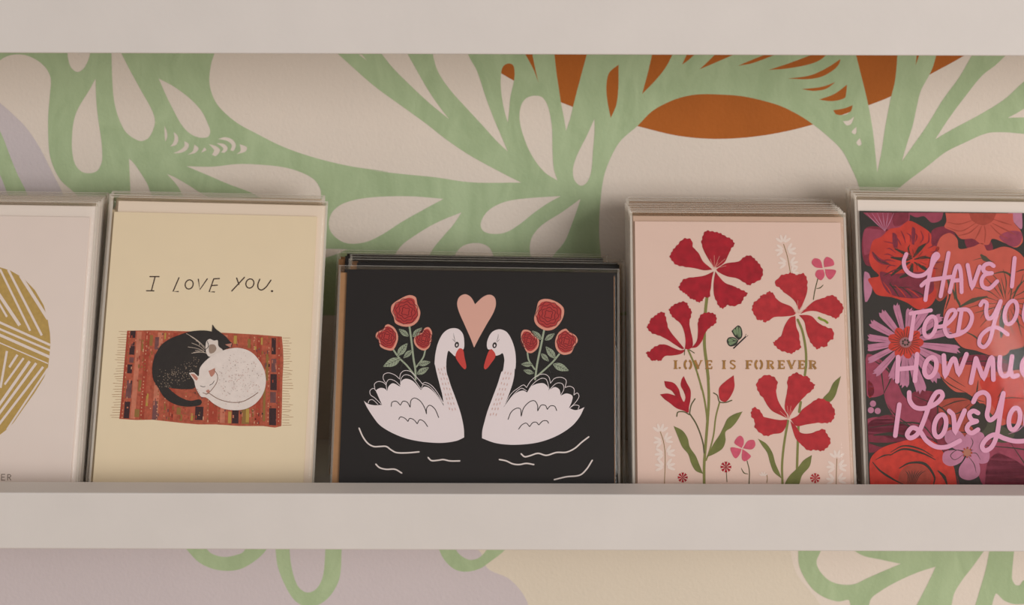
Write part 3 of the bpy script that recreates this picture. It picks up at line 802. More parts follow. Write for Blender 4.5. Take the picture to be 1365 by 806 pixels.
# ------------------------------------------------------------------ card 4: red flowers
pl = S4.plane
U1 = View(820, 240, 200 / 1007); U2 = View(980, 240, 200 / 1007); U3 = View(840, 380, 170 / 979); U4 = View(980, 380, 170 / 979); U5 = View(840, 500, 170 / 856); U6 = View(980, 500, 190 / 957)
RED = ink('petal_red', (156, 20, 36), mottle=0.22, mscale=260); RED2 = ink('petal_light_red', (170, 40, 46), mottle=0.2, mscale=260)
STAM = ink('stamen_pink', (214, 150, 138)); OLIVE = ink('stem_olive', (122, 120, 66)); LEAF = ink('leaf_green', (108, 110, 58), mottle=0.15, mscale=200); PINK = ink('pink_petal', (196, 82, 104), mottle=0.12)
SPRIG = ink('sprig_white', (222, 203, 194)); DGR = ink('sepal_green', (88, 84, 54))
def flower(petals, stamens, m, name='printed_red_flower'):
    pr = Print(pl)
    for p in petals:
        q = spline(p); o0 = Vector(q[0]); far = max((Vector(v) - o0).length for v in q); N = len(q); r = []
        for i, v in enumerate(q):
            t = Vector(q[(i + 1) % N]) - Vector(q[i - 1]); n = Vector((-t.y, t.x)); n.normalize()
            d = (Vector(v) - o0).length / far
            k = max(0.0, min(1.0, (d - .5) / .25)) * (0.55 if name == 'printed_red_flower' else 0)
            r.append(tuple(Vector(v) + n * k * (math.sin(i * 1.15) + .5 * math.sin(i * .53 + 1))))
        pr.poly(r, m, 3)
    for s in stamens: pr.stroke(s, 0.7, STAM, 4, False, taper=.4)
    return pr.build(name, S4.card)
flower([U1((652,600,1),(600,605),(530,590),(470,582),(420,572),(385,545),(368,515),(380,480),(400,455),(430,420),(470,390),(510,400),(525,450),(560,490),(590,545),(635,585)),
        U1((660,580,1),(620,520),(590,460),(580,410),(590,370),(615,338),(650,345),(690,350),(720,365),(760,385),(790,405),(800,430),(780,460),(760,500),(735,550),(685,585)),
        U1((678,600,1),(740,560),(830,545),(860,520),(890,505),(930,520),(950,545),(975,570),(992,620),(980,660),(930,690),(900,705),(870,690),(820,660),(750,645),(690,615)),
        U1((672,612,1),(660,700)) + U3((645,80),(665,130),(690,170),(712,178),(745,155),(790,160),(850,140),(870,100),(900,70),(880,45),(830,25)) + U1((800,712),(740,690),(700,650)),
        U1((662,612,1),(600,640),(540,650),(470,660),(440,690),(428,720),(445,745),(470,760)) + U3((440,80),(470,105),(500,115),(530,133),(555,115),(570,95),(610,90),(615,40)) + U1((642,730),(650,660))],
       [U1((665,590),(665,505)), U1((668,585),(700,510)), U1((672,585),(738,528)), U1((675,590),(745,575)), U1((660,585),(638,528)), U1((664,595),(690,550))], RED)
flower([U3((415,485,1),(370,430),(320,370),(290,320),(275,250),(262,212),(225,208),(200,230),(160,255),(150,285),(132,310),(140,345),(175,370),(230,390),(290,420),(350,460),(400,490)),
        U3((420,488,1),(425,430),(415,360),(390,300),(340,255),(312,225),(300,190),(320,160),(360,140),(400,125),(440,140),(450,170),(472,195),(465,240),(455,290),(465,350),(480,420),(478,470),(450,492)),
        U3((470,482,1),(510,430),(520,360),(520,290),(530,250),(560,215),(600,210),(640,215),(660,240),(662,280),(635,310),(600,335),(575,370),(550,430),(510,475)),
        U3((418,495,1),(380,498),(330,480),(280,458),(230,455),(185,475),(150,505),(125,515),(135,545),(175,580),(205,575),(235,580),(265,545),(320,540),(380,530),(412,512))], [], RED)
flower([U4((490,192,1),(462,130),(430,95),(370,50)) + U2((300,725),(265,690),(310,640),(350,628),(380,622),(420,635),(460,625),(480,660),(485,710)) + U4((550,60),(520,140)),
        U4((465,215,1),(430,165),(350,130),(310,95),(290,60),(262,48),(235,65),(200,80),(180,105),(140,140),(130,175),(140,215),(175,265),(210,270),(225,285),(260,270),(300,245),(380,240),(450,230)),
        U4((500,220,1),(560,160),(610,120),(670,100),(720,80),(770,85),(795,120),(825,150),(828,190),(800,235),(770,257),(740,240),(680,220),(620,200),(560,200)),
        U4((490,230,1),(530,280),(545,350),(570,420),(600,465),(630,490),(660,475),(700,470),(720,430),(755,405),(750,345),(700,320),(640,290),(590,240),(550,228)),
        U4((462,235,1),(420,250),(380,310),(350,390),(310,425),(293,440),(310,470),(350,500),(400,518),(440,522),(470,500),(505,480),(495,430),(490,370),(470,320))],
       [U4((480,210),(480,118)), U4((472,212),(432,165)), U4((485,212),(520,150)), U4((488,215),(550,175)), U4((470,218),(450,195))], RED2)
flower([U6((352,290,1),(310,270),(250,240),(215,200),(190,155),(155,110),(143,65),(165,20),(215,-2),(255,8),(285,50),(275,100),(285,160),(310,210),(345,260)),
        U6((365,278,1),(335,230),(335,180),(350,100),(352,30),(378,-3),(411,-17),(450,0),(495,15),(510,45),(535,65),(520,95),(480,130),(440,170),(400,220)),
        U6((372,295,1),(420,270),(450,230),(490,200),(540,165),(580,155),(630,180),(650,200),(670,250),(665,280),(640,315),(610,320),(550,320),(480,330),(410,340)),
        U6((370,305,1),(410,345),(440,385),(500,390),(560,370),(600,362),(615,395),(640,430),(630,470),(600,500),(570,508),(530,500),(490,505),(450,470),(410,430),(390,380)),
        U6((350,297,1),(300,300),(240,290),(190,275),(165,235),(130,215),(110,235),(108,270),(130,310),(135,355),(180,395),(220,408),(250,395),(310,385),(340,345))],
       [U6((358,290),(350,205)), U6((360,285),(375,205)), U6((355,290),(300,240)), U6((362,290),(380,235)), U6((352,292),(325,262))], RED2)
flower([U5((228,38,1),(290,50),(325,90),(340,140),(360,178),(371,150),(360,110),(340,70),(345,30),(360,5,1),(380,50),(405,100),(405,160),(395,210),(390,250),(360,238),(310,220),(265,185),(230,160),(200,128,1),(250,122),(303,136,1),(280,105),(240,80))], [], RED, 'printed_red_bud')
flower([U5((695,0,1),(640,40),(600,80),(595,120),(605,165),(640,178),(675,140),(700,80),(698,30))], [], RED2, 'printed_red_bud')
def stems(lines, leaves=(), blades=()):
    pr = Print(pl)
    for V, pts, w, m in lines: pr.stroke(V(*pts), w, m, 1)
    for V, pts in leaves: pr.blob(V(*pts), LEAF, 2)
    pr.build('printed_stem', S4.card)
stems([(U3, [(590,90),(578,200),(570,380),(572,480),(587,600),(600,720)], 4.0, OLIVE), (U5, [(522,-10),(528,150),(520,300),(508,450),(497,600),(497,735)], 3.6, OLIVE), (U3, [(445,495),(490,600),(530,720),(550,800)], 2.4, OLIVE), (U5, [(452,-10),(490,120),(512,250),(518,330)], 2.4, OLIVE),
       (U5, [(400,258),(440,320),(470,390),(490,460),(497,520)], 1.9, DGR), (U5, [(600,182),(575,280),(560,400),(535,500),(510,570)], 2.0, OLIVE),
       (U5, [(313,275),(320,248),(360,245),(398,264)], 1.6, DGR), (U5, [(398,262),(410,200),(435,158)], 1.6, DGR), (U5, [(560,118),(585,135),(600,178),(640,182),(682,168)], 1.5, DGR), (U3, [(420,490),(416,535)], 1.0, DGR), (U3, [(455,495),(492,520)], 1.2, DGR)],
      [(U5, [(292,340,1),(350,370),(385,420),(400,480),(440,540),(465,600),(490,662,1),(440,640),(410,590),(390,530),(350,480),(320,410)]), (U5, [(754,243,1),(700,260),(655,290),(630,340),(600,400),(560,460),(525,530),(512,550,1),(570,525),(620,490),(640,440),(640,380),(680,350),(715,310)])])
stems([(U4, [(480,265),(515,350),(540,480),(545,600),(535,690)], 3.2, OLIVE), (U6, [(440,180),(430,245)], 3.4, OLIVE), (U6, [(425,340),(420,465),(415,640)], 3.2, OLIVE), (U6, [(355,305),(330,450),(315,600),(318,735)], 3.0, OLIVE)],
      [(U6, [(153,425,1),(210,460),(250,520),(270,590),(300,660),(310,692,1),(260,650),(235,590),(215,520),(180,470)]), (U6, [(515,535,1),(460,570),(420,620),(360,680),(335,740),(420,740),(450,670),(500,610)]), (U6, [(710,5,1),(660,50),(630,110),(590,158),(635,178),(670,140),(690,80)])])
def small_pink(V, petals, stem, leaflet):
    pr = Print(pl)
    for p in petals: pr.blob(V(*p), PINK, 3)
    pr.stroke(V(*stem), 1.3, DGR, 1)
    pr.stroke(V(*leaflet), 1.6, DGR, 1, taper=.6)
    pr.build('printed_pink_flower', S4.card)
small_pink(U2, [[(588,590,1),(540,585),(513,555),(530,525),(570,535)], [(597,585,1),(595,540),(615,515),(655,535),(662,570)], [(602,597,1),(675,605),(665,640),(635,667),(610,640)], [(592,600,1),(600,640),(575,672),(538,640),(550,605)]], [(555,660),(535,740),(525,800)], [(545,728),(570,722),(592,702)])
small_pink(U5, [[(748,488,1),(700,455),(715,420),(740,405),(760,425),(762,460)], [(757,490,1),(790,440),(830,435),(840,470),(815,497)], [(754,495,1),(790,520),(810,545),(770,577),(750,560)], [(748,494,1),(735,530),(710,557),(690,540),(675,485)]], [(785,575),(800,640),(798,735)], [(745,622),(765,655),(792,662)])
def sprig(V, stem, tufts):
    pr = Print(pl)
    pr.stroke(V(*stem), 0.9, ink('sprig_stem', (132, 106, 62)), 1)
    for x, y, a0, n, r in tufts:
        for k in range(n):
            a = a0 + (k - (n - 1) / 2) * .62
            cx, cy = x + r * .6 * math.cos(a), y + r * .6 * math.sin(a)
            pr.poly(ellipse(*V((cx, cy))[0], r * .44 * V.s, r * .15 * V.s, a, 10), SPRIG, 2)
    pr.build('printed_white_sprig', S4.card)
up = -math.pi / 2
sprig(U5, [(203,380),(225,450),(235,540),(230,735)], [(203,385,up,4,62),(218,440,math.pi - .2,3,62),(225,440,-.5,3,62),(230,525,math.pi - .1,3,66),(238,525,-.4,3,66),(232,612,math.pi + .2,3,66),(238,612,-.3,3,66)])
sprig(U2, [(325,430),(350,510),(370,620)], [(322,425,up,4,60),(330,470,math.pi,3,62),(345,480,-.4,3,66),(350,555,math.pi,3,62),(362,565,-.3,3,62),(375,620,-.6,3,50)])
sprig(U6, [(683,560),(680,640),(678,735)], [(683,560,up,4,60),(676,615,math.pi,3,64),(686,615,-.2,3,64),(672,705,math.pi + .2,3,62),(684,705,-.3,3,62)])
sprig(U6, [(210,660),(216,690),(212,720)], [(188,680,up,4,34)])
def tiny(V, c, r, stem, m):
    pr = Print(pl)
    for k in range(8):
        a = 2 * math.pi * k / 8
        pr.poly(V(c, (c[0] + r * math.cos(a - .26), c[1] + r * math.sin(a - .26)), (c[0] + r * math.cos(a + .26), c[1] + r * math.sin(a + .26))), m, 3)
    if stem: pr.stroke(V(c, stem), 1.0, DGR, 1, False)
    pr.build('printed_tiny_flower', S4.card)
tiny(U5, (353,685), 34, None, RED); tiny(U5, (643,615), 37, (650,715), RED); tiny(U6, (537,690), 34, None, RED2)
pr = Print(pl)
WING = ink('wing_green', (116, 132, 100)); WINGD = ink('wing_line', (48, 48, 40))
pr.blob(U3((778,352,1),(800,330),(830,308),(852,325),(862,370),(856,402),(832,422,1),(800,390)), WINGD, 2); pr.blob(U3((742,422),(760,400),(800,400),(832,425,1),(812,458),(770,470),(748,452)), WINGD, 2)
for pts in ([(790,352),(805,335),(818,370),(812,385)], [(812,330),(828,318),(832,400),(822,375)], [(836,322),(848,335),(850,390),(838,400)], [(752,420),(765,408),(790,425),(760,435)], [(772,404),(800,408),(822,424),(795,420)], [(755,442),(790,432),(818,430),(770,460)]):
    pr.blob(U3(*pts), WING, 3)
pr.stroke(U3((795,483),(885,397)), 1.7, BLACK, 4, False); pr.stroke(U3((880,400),(890,375)), .4, BLACK, 4, False); pr.stroke(U3((882,402),(905,385)), .4, BLACK, 4, False)
pr.build('printed_butterfly', S4.card)['label'] = 'small green butterfly'
pr = Print(pl)
CATP = ink('caterpillar_green', (124, 138, 44))
pr.stroke(U4((642,250),(660,262),(685,270),(708,288)), 3.0, CATP, 4)
for t in range(6): pr.poly(ellipse(*U4((645 + t * 12, 246 + t * 7))[0], 1.1, 1.0, 0, 8), CATP, 5)
pr.build('printed_caterpillar', S4.card)
# gold lettering, stencil serif capitals
FOIL = mat('print_gold_lettering', (152, 106, 46), 0.38, 0.5, 0.25, 120, metal=0.3)
LT = View(880, 470, 230 / 1365)
pr = Print(pl)
t0, t1 = 60, 128
def bar(x0, y0, x1, y1, w): pr.stroke(LT((x0, y0), (x1, y1)), w * 1.2 * LT.s, FOIL, 6, False, cap=False)
def serif(x, y, w=30): bar(x - w/2, y, x + w/2, y, 6)
def vst(x, w=15): bar(x, t0, x, t1, w); serif(x, t0 + 3, w + 15); serif(x, t1 - 3, w + 15)
def half(cx, s, rx=26, ry=34, w=16):
    pts = [(cx + s * (5 + (rx - 5) * math.cos(a)), 94 + ry * math.sin(a)) for a in (-1.35 + 2.7 * k / 8 for k in range(9))]
    pr.stroke(LT(*pts), w * LT.s, FOIL, 6, False, cap=False)
def Lt(x): vst(x); pr.poly(ellipse(*LT((x + 33, 120))[0], 9 * LT.s, 8 * LT.s, 0, 8), FOIL, 6)
def Ot(x): half(x, -1); half(x, 1)
def Vt(x): bar(x - 26, t0, x + 2, t1, 17); bar(x + 26, t0, x + 6, 108, 7); serif(x - 26, t0 + 3, 26); serif(x + 26, t0 + 3, 20)
def Et(x): vst(x); bar(x + 12, t0 + 4, x + 38, t0 + 4, 8); bar(x + 36, t0 + 2, x + 36, t0 + 18, 6); bar(x + 14, 94, x + 30, 94, 12); bar(x + 12, t1 - 4, x + 38, t1 - 4, 8); bar(x + 37, t1 - 2, x + 37, t1 - 20, 6)
def Ft(x): vst(x); bar(x + 12, t0 + 4, x + 38, t0 + 4, 8); bar(x + 36, t0 + 2, x + 36, t0 + 18, 6); bar(x + 14, 94, x + 30, 94, 12)
def Rt(x):
    vst(x); pr.stroke(LT((x + 14, t0 + 5), (x + 32, t0 + 8), (x + 38, t0 + 18), (x + 32, t0 + 29), (x + 14, t0 + 33)), 9 * LT.s, FOIL, 6, cap=False); bar(x + 20, 98, x + 42, t1, 15)
def St(x):
    pr.stroke(LT((x + 20, 70), (x + 5, 63), (x - 14, 66), (x - 16, 80), (x, 92), (x + 16, 104), (x + 14, 120), (x - 2, 126), (x - 20, 118)), 11 * LT.s, FOIL, 6, cap=False)
for fn, x in ((Lt,122),(Ot,220),(Vt,300),(Et,372),(lambda x: vst(x),505),(St,575),(Ft,690),(Ot,780),(Rt,855),(Et,945),(Vt,1040),(Et,1105),(Rt,1190)): fn(x)
pr.build('printed_lettering', S4.card)['label'] = 'gold foil words LOVE IS FOREVER'

# ------------------------------------------------------------------ card 5: dark floral with pink lettering
pl = S5.plane
V1 = View(1130, 240, 235 / 902); V2 = View(1130, 430, 235 / 824); W1 = View(1180, 320, 185 / 994); W2 = View(1180, 450, 185 / 877); V5 = View(1140, 245, 225 / 1365)
POP = ink('poppy_orange', (186, 56, 44), mottle=0.18, mscale=150); CORL = ink('coral', (188, 84, 70), mottle=0.08, mscale=150); MAG = ink('magenta', (146, 60, 80), mottle=0.15); LIL = ink('lilac', (180, 116, 142), mottle=0.12, mscale=200)
MAR = ink('maroon', (120, 40, 56), mottle=0.2); LINE = ink('floral_dark_line', (56, 48, 40)); LEAFD = ink('floral_leaf', (74, 70, 54)); RUST = ink('rust', (158, 66, 52), mottle=0.15); RED5 = ink('rose_vermilion', (188, 54, 42), mottle=0.15)
def motif(name, blobs, lines=(), layer=0):
    pr = Print(pl)
    for V, pts, m, l in blobs: pr.blob(V(*pts), m, layer + l)
    for V, pts, w, m, l in lines: pr.stroke(V(*pts), w, m, layer + l, taper=.7)
    return pr.build(name, S5.card)
# undergrowth of maroon and rust petals between the big flowers
for m5, pts in ((MAR, [(88,250),(200,250),(260,330),(200,420),(90,430)]), (MAR, [(430,260),(520,240),(560,330),(500,420),(440,380)]), (RUST, [(440,400),(510,420),(520,560),(470,620),(430,560)]), (MAR, [(600,300),(720,300),(740,360),(640,380)]), (MAR, [(760,600),(900,560),(1000,640),(960,760),(820,740)])):
    motif('printed_undergrowth', [(V1, pts, m5, 0)])
for m5, pts in ((MAG, [(88,150),(150,170),(200,240),(170,330),(90,340)]), (MAR, [(88,480),(190,430),(330,470),(420,560),(330,590),(160,600),(90,600)]), (MAR, [(300,330),(420,330),(460,420),(420,520),(340,470)]), (MAR, [(520,170),(640,150),(760,190),(740,260),(600,280)]), (MAG, [(620,560),(760,560),(900,620),(900,765),(640,765)]), (MAR, [(400,560),(460,540),(480,640),(520,765),(430,765)]), (RUST, [(460,500),(560,480),(620,520),(560,560)])):
    motif('printed_undergrowth', [(V2, pts, m5, 0)], [(V2, [(pts[0][0]+10, pts[0][1]+10), pts[2], pts[3]], 2.4, LINE, 1), (V2, [pts[1], ((pts[1][0]+pts[3][0])/2, (pts[1][1]+pts[3][1])/2), pts[3]], 1.8, LINE, 1)])
# top-left mauve petals
motif('printed_mauve_flower', [(V1, [(78,166,1),(320,166,1),(310,215),(250,245),(195,255),(140,215)], MAG, 0), (V1, [(85,255),(140,250),(200,268),(170,330),(110,375),(85,380)], MAG, 0), (V1, [(300,166,1),(490,166,1),(475,205),(430,217),(390,185),(350,190)], MAG, 0),
      (V1, [(225,166,1),(312,166,1),(305,210),(240,235)], MAR, 1)],
      [(V1, [(95 + 28*k, 168),(140 + 15*k, 215),(190, 260)], 1.1, LIL, 2) for k in range(6)])
# orange poppy
motif('printed_poppy', [(V1, [(112,372),(130,310),(170,290),(215,250),(265,240),(310,208),(370,232),(425,275),(430,330),(470,345),(440,400),(450,470),(440,520),(455,580),(425,640),(365,662),(300,625),(230,600),(150,585),(120,540),(105,505),(160,490),(125,450),(110,410)], POP, 1),
      (V1, [(165,470),(230,480),(330,470),(420,480),(440,560),(380,600),(280,600),(200,570)], MAR, 2), (V1, [(230,270),(250,280),(255,340),(235,345)], MAR, 2), (V1, [(330,240),(345,250),(340,330),(328,325)], MAR, 2),
      (V1, [(125,365),(160,395),(215,430),(175,430),(135,400)], MAR, 2)],
      [(V1, [(330,400),(300,380),(240,350)], 5, LINE, 3), (V1, [(330,400),(290,405),(220,395)], 6, LINE, 3), (V1, [(335,395),(370,350),(400,325)], 6, LINE, 3), (V1, [(320,420),(280,440),(220,490)], 6, LINE, 3), (V1, [(330,425),(320,470),(265,500)], 7, LINE, 3), (V1, [(340,405),(390,395),(430,400)], 4, LINE, 3), (V1, [(340,420),(390,450),(420,470)], 5, LINE, 3),
       (V1, [(325,390),(310,350),(318,330)], 2, LINE, 3), (V1, [(130,370),(160,410),(240,440)], 1.6, LINE, 3), (V1, [(180,490),(240,460),(300,450)], 1.8, LINE, 3), (V1, [(215,520),(230,545),(330,548)], 1.6, LINE, 3)] +
      [(V1, [(345 + 28*math.cos(a), 408 + 24*math.sin(a)), (345 + 62*math.cos(a), 408 + 56*math.sin(a))], 1.4, LINE, 4) for a in (k*.45 for k in range(14))] +
      [(V1, [(345 + 20*math.cos(a), 408 + 18*math.sin(a)), (345 + 48*math.cos(a), 408 + 44*math.sin(a))], 1.0, POP, 5) for a in (k*.37 for k in range(17))] +
      [(V1, [(335 + 95*math.cos(a), 400 + 85*math.sin(a)), (330 + 125*math.cos(a + .08), 395 + 110*math.sin(a + .08)), (325 + (150 + 22*math.sin(a*7))*math.cos(a), 390 + (135 + 18*math.sin(a*5))*math.sin(a))], 1.5, MAR, 4) for a in (k*.27 + 2.4 for k in range(17))] +
      [(V1, [(180 + 30*k, 520 + 8*k),(210 + 32*k, 560 + 4*k),(230 + 34*k, 600)], 1.8, LINE if k % 2 else POP, 4) for k in range(6)])
# zinnia at the top
motif('printed_zinnia', [(V1, [(500,168,1),(845,170,1),(850,215),(885,260),(895,315),(860,345),(800,320),(740,300),(720,330),(680,325),(640,300),(580,300),(545,265),(495,240),(505,210)], CORL, 1), (V1, [(620,170,1),(760,170,1),(740,210),(690,230),(640,210)], RUST, 2), (V1, [(775,290),(830,260),(890,270),(880,325),(840,340)], MAG, 2), (V1, [(820,166,1),(892,166,1),(890,250),(850,215)], LIL, 0)],
      [(V1, [(510,215),(570,225),(640,205)], 1.6, RUST, 3), (V1, [(505,240),(580,260),(655,220)], 1.6, RUST, 3), (V1, [(560,285),(620,270),(670,230)], 1.8, RUST, 3), (V1, [(650,305),(670,270),(685,235)], 1.8, RUST, 3), (V1, [(700,320),(705,270),(700,235)], 1.8, RUST, 3), (V1, [(840,230),(790,215),(745,200)], 1.8, RUST, 3), (V1, [(860,280),(800,250),(740,220)], 1.8, RUST, 3), (V1, [(820,300),(770,270),(730,230)], 1.6, RUST, 3)])
# large coral flower right of the middle
motif('printed_coral_flower', [(V1, [(470,300),(520,270),(560,300),(570,350),(640,340),(690,322),(715,360),(800,340),(870,365),(920,420),(1000,520),(1010,640),(960,760),(900,850),(760,870),(640,860),(560,800),(500,760),(490,680),(510,580),(490,520),(500,430),(450,400)], CORL, 1),
      (V2, [(480,30),(560,60),(650,40),(720,70),(760,110),(740,150),(680,155),(600,130),(530,110)], CORL, 1)],
      [(V1, [(505,640),(520,600),(525,560),(520,600),(500,660)], 3, LINE, 2), (V1, [(550,520),(555,600),(570,640)], 3, LEAFD, 2), (V1, [(570,650),(640,615),(715,595)], 6, LEAFD, 2), (V1, [(680,380),(700,400),(735,420)], 7, LEAFD, 2), (V1, [(740,480),(800,470),(840,500),(830,620)], 3, LEAFD, 2), (V1, [(640,410),(690,400),(750,420)], 1.2, LEAFD, 2),
       (V1, [(905,510),(870,550),(840,620)], 3, LEAFD, 2), (V1, [(760,510),(780,560),(800,610)], 1.6, LEAFD, 2), (V1, [(785,500),(800,560),(810,610)], 1.4, LEAFD, 2), (V1, [(800,640),(790,720),(785,806)], 8, LEAFD, 2), (V1, [(650,680),(720,660),(790,640)], 1.6, LEAFD, 2), (V1, [(740,700),(770,680),(800,650)], 1.4, LEAFD, 2), (V1, [(850,640),(870,720),(890,800)], 2.0, LEAFD, 2), (V1, [(860,470),(890,460),(930,455)], 1.6, LINE, 2), (V1, [(590,770),(650,800),(700,850)], 2.2, LEAFD, 2)] +
      [(V1, [(810 + 40*math.cos(a), 625 + 40*math.sin(a)), (810 + 110*math.cos(a + .1), 625 + 105*math.sin(a + .1)), (810 + (175 + 25*math.sin(a*9))*math.cos(a), 625 + 170*math.sin(a))], 1.3, LEAFD, 3) for a in (k*.33 for k in range(19))] +
      [(V1, [(500 + 14*k, 480 + 30*k),(515 + 14*k, 520 + 28*k),(520 + 14*k, 560 + 26*k)], 2.6, LEAFD, 3) for k in range(0, 6, 2)])
motif('printed_coral_flower', [(V2, [(415,200),(460,180),(540,195),(620,200),(700,230),(824,220),(900,260),(920,420),(860,480),(760,470),(700,480),(640,400),(560,330),(500,320),(440,260)], CORL, 1), (V2, [(620,270),(760,250),(860,280),(900,420),(820,470),(730,450),(660,360)], POP, 2), (V2, [(430,370),(520,350),(580,370),(600,430),(540,480),(470,470),(430,420)], RUST, 1), (V2, [(590,420),(640,400),(720,480),(780,520),(740,560),(660,540),(600,480)], LEAFD, 3), (V2, [(570,400),(640,380),(650,480),(600,520)], LINE, 3)],
      [(V2, [(420,240),(480,290),(560,330)], 1.4, LINE, 3), (V2, [(440,230),(500,270),(550,300)], 1.0, LINE, 3), (V2, [(700,360),(760,350),(840,355)], 1.6, LINE, 3), (V2, [(470,350),(560,350),(640,370)], 1.8, LINE, 3), (V2, [(430,400),(500,370),(560,360)], 1.6, LINE, 3), (V2, [(470,430),(520,420),(570,380)], 1.4, LINE, 3), (V2, [(610,270),(605,310),(600,340)], 1.8, LINE, 3), (V2, [(730,300),(715,330),(700,350)], 1.6, LINE, 3), (V2, [(750,520),(800,500),(850,440)], 1.6, LIL, 4)])
# magenta petals left and bottom right
motif('printed_mauve_petals', [(V2, [(85,455),(160,440),(230,460),(300,500),(310,550),(230,560),(150,520),(85,520)], MAG, 0), (V2, [(170,240),(230,280),(260,340),(330,400),(390,470),(400,540),(310,500),(220,440),(175,360)], MAG, 0)],
      [(V2, [(185,380),(230,440),(310,480)], 1.4, LINE, 1), (V2, [(190,400),(260,460),(330,510)], 1.6, LINE, 1), (V2, [(120,525),(200,520),(280,535)], 5, LINE, 1), (V2, [(100,560),(160,570),(230,560)], 6, LINE, 1)])
motif('printed_mauve_petals', [(V2, [(660,640),(740,600),(840,660),(900,700),(900,765,1),(640,765,1)], MAR, 0), (V2, [(660,540),(740,560),(860,570),(900,640),(880,700),(780,640),(700,600)], MAG, 1)])
motif('printed_lilac_petal', [(V1, [(85,470),(110,480),(125,560),(100,620),(88,620)], LIL, 0)])
motif('printed_orange_petal', [(V2, [(95,270),(118,290),(122,330),(100,350)], POP, 0)])
# lilac daisy
pr = Print(pl)
c = (270, 92)
for k, (ang, L, w) in enumerate(((-172,185,.13),(-150,195,.14),(-128,190,.15),(-104,190,.12),(-82,165,.15),(-58,185,.16),(-36,215,.13),(-14,225,.12),(8,262,.11),(28,200,.16),(50,240,.16),(72,252,.15),(92,215,.15),(112,190,.14),(134,215,.12),(154,205,.11),(172,190,.13))):
    a = math.radians(ang)
    tip = lambda r, da: (c[0] + r * math.cos(a + da), c[1] + r * math.sin(a + da))
    pts = [(*tip(28, -.25), 1), tip(L * .55, -w), tip(L * .9, -w * .8), (*tip(L * .98, -w * .45), 1), (*tip(L * .93, -w * .15), 1), (*tip(L, .05), 1), (*tip(L * .92, w * .35), 1), (*tip(L * .95, w * .65), 1), tip(L * .55, w), (*tip(28, .25), 1)]
    pts = [(max(92, p[0]),) + tuple(p[1:]) for p in pts]
    pr.blob(V2(*pts), LIL, 6)
    pr.stroke(V2(tip(70, -.05), tip(L * .6, -.04), tip(L * .8, -.02)), .7, ink('lilac_vein', (140, 84, 108)), 7, taper=.8)
for k in range(9):
    a = k * 2 * math.pi / 9
    pr.poly(ellipse(*V2((270 + 52 * math.cos(a), 92 + 44 * math.sin(a)))[0], 9.5, 6.5, a, 12), POP, 7)
for k in range(26):
    a = k * 2 * math.pi / 26
    pr.stroke(V2((270 + 22 * math.cos(a), 92 + 20 * math.sin(a)), (270 + (58 + 10 * (k % 3)) * math.cos(a), 92 + (52 + 9 * (k % 3)) * math.sin(a))), .7, LINE, 8, False, cap=False)
pr.poly(ellipse(*V2((270, 92))[0], 8, 7, 0, 14), ink('daisy_eye', (150, 100, 104)), 9)
for k in range(7): pr.poly(ellipse(*V2((270 + 14 * math.cos(k * .9), 92 + 12 * math.sin(k * .9)))[0], 1.5, 1.5, 0, 7), LINE, 10)
pr.build('printed_lilac_daisy', S5.card)
# red rose at the bottom
motif('printed_red_rose', [(V2, [(105,640),(150,590),(230,560),(330,540),(410,560),(450,610),(490,660),(505,720),(510,765,1),(105,765,1)], RED5, 6), (V2, [(230,765,1),(250,690),(310,660),(370,680),(390,720),(380,765,1)], RUST, 7)],
      [(V2, [(195,620),(260,590),(350,610),(410,640)], 3.2, LINE, 8), (V2, [(200,605),(260,575),(340,590),(400,625)], 2.4, LINE, 8), (V2, [(240,680),(290,655),(360,660),(405,720),(400,760)], 4, LINE, 8), (V2, [(115,650),(150,690),(210,730),(260,755)], 3, LINE, 8), (V2, [(130,640),(170,620),(210,615)], 2, LINE, 8), (V2, [(420,690),(450,720),(465,760)], 4.5, LINE, 8)] +
      [(V2, [(290 + 6*k, 755),(300 + 9*k, 710),(300 + 16*k, 690)], 1.2, LINE, 8) for k in range(-2, 5)])
# lilac blossom
pr = Print(pl)
for pts in ([(555,600,1),(500,590),(455,550),(460,510),(510,500),(550,540)], [(560,595,1),(545,540),(570,510),(630,515),(640,560),(600,590)], [(565,605,1),(620,580),(660,600),(655,650),(610,655)], [(560,612,1),(610,650),(615,710),(570,735),(525,720),(520,680),(545,640)], [(552,608,1),(530,650),(480,670),(445,650),(450,605),(500,595)]):
    pr.blob(V2(*pts), LIL, 6)
for pts in ([(550,600),(510,595),(480,620),(500,640),(545,612)], [(565,600),(585,560),(575,535)], [(570,610),(600,610),(620,640)], [(560,620),(590,660),(600,700)]): pr.stroke(V2(*pts), 1.0, LINE, 7, taper=.6)
pr.poly(ellipse(*V2((558, 606))[0], 5.5, 5, 0, 14), ink('blossom_eye', (170, 110, 90)), 8)
for k in range(9): pr.poly(ellipse(*V2((558 + 20*math.cos(k*.8), 606 + 22*math.sin(k*.8)))[0], 1.3, 1.3, 0, 7), RUST, 9)
pr.build('printed_lilac_blossom', S5.card)
pr = Print(pl)
for c in ((118,378),(140,412),(108,408)): pr.poly(ellipse(*V2(c)[0], 4.2, 4.2, 0, 12), LIL, 3)
pr.build('printed_berries', S5.card)
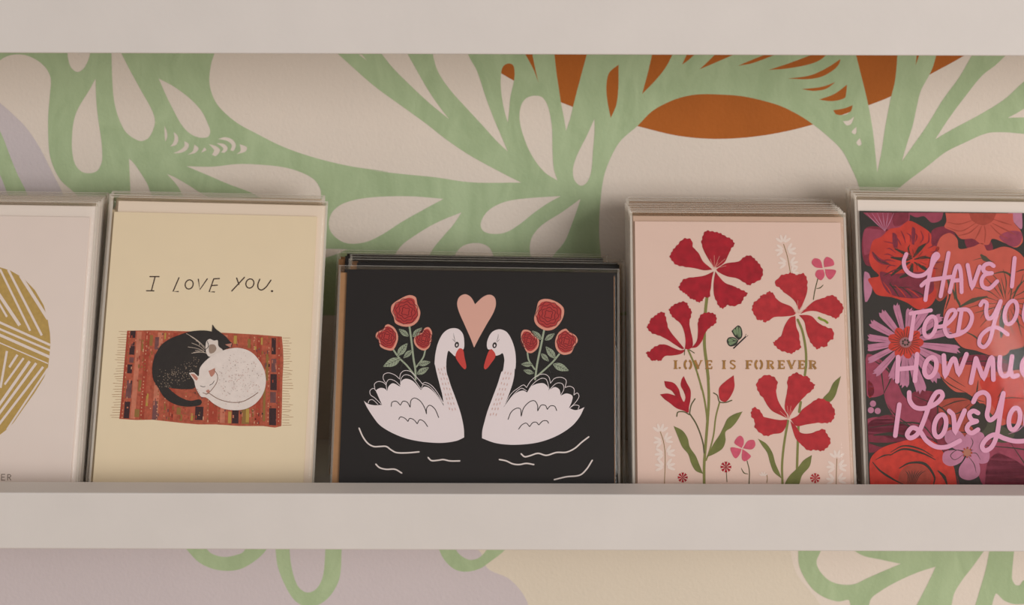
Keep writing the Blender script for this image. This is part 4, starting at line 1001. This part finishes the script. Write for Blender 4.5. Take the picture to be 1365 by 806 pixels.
# lettering
LETTER = ink('lettering_pink', (218, 154, 182), 0.5)
def letters(V, w, strokes, rounds):
    pr = Print(pl)
    for s in strokes: pr.stroke(V(*s), w, LETTER, 16)
    for cx, cy, rx, ry, rot in rounds:
        e = ellipse(cx, cy, rx, ry, rot, 28); pr.stroke(V(*(e + e[:2])), w, LETTER, 16, False, cap=False)
    pr.build('printed_lettering', S5.card)
letters(W1, 5.4, [[(150,100),(132,150),(142,205),(180,243),(230,257),(280,245),(320,205),(350,150),(378,112),(366,98),(345,115),(332,170),(316,250),(300,330),(286,428)], [(452,92),(395,402)], [(258,325),(300,290),(380,276),(475,262)], [(460,372),(485,270),(508,192),(526,184),(540,240),(545,372)], [(490,290),(545,285)],
        [(588,178),(620,348,1),(676,190)], [(775,185),(745,168),(708,182),(702,218),(730,236),(762,236)], [(762,236),(710,250),(688,290),(700,335),(745,345),(800,295)], [(925,128),(905,332)]], [])
letters(W1, 5.4, [[(180,525),(325,502)], [(205,530),(180,710)], [(360,620),(400,618),(440,600),(480,560),(502,520),(488,500),(456,512),(432,570),(425,640),(450,685),(500,680),(550,655)], [(545,505),(520,660)], [(525,498),(590,500),(620,550),(595,625),(540,668),(490,684)],
        [(680,465),(700,438),(725,452),(720,510),(735,560),(765,552),(800,490),(825,437)], [(825,437),(780,590),(745,720),(705,765),(672,745),(682,690),(730,642),(790,625),(830,640),(875,675)], [(1005,455),(990,540),(1010,590),(1050,570),(1075,455)]], [(320,620,40,76,.3), (898,518,42,86,.25)])
letters(W2, 6.2, [[(80,122),(75,276)], [(200,104),(186,272)], [(85,198),(192,188)], [(368,112),(376,248,1),(432,130),(462,235,1),(512,104)], [(572,130),(540,284)], [(572,130),(620,262,1),(672,122),(682,264)], [(724,122),(722,200),(745,242),(780,225),(800,118)], [(790,205),(805,244),(835,238)],
        [(930,140),(895,120),(866,160),(866,215),(895,245),(935,222)], [(975,115),(965,250)], [(1040,112),(1030,250)], [(970,185),(1035,180)]], [(284,186,36,64,.25)])
letters(W2, 6.2, [[(88,422),(62,618)], [(150,345),(155,400),(190,440),(250,445),(320,415),(360,370),(350,342),(320,348),(280,420),(240,530),(200,610),(155,633),(137,610),(170,568),(215,588),(260,650),(320,688),(390,688),(470,650)], [(402,462),(428,490),(437,604,1),(500,460)],
        [(585,475),(555,462),(530,482),(545,518),(577,527)], [(577,527),(530,545),(515,578),(542,602),(585,580)], [(555,405),(580,360),(620,345),(650,370),(652,430),(642,490),(660,520),(700,490),(725,420),(745,350)], [(745,350),(725,480),(702,620),(670,690),(628,712),(610,685),(640,637),(690,612),(750,635),(820,653),(900,648),(980,625)], [(895,450),(885,540),(905,585),(945,565),(965,450)]],
        [(345,556,36,72,.22), (815,512,34,70,.2)])
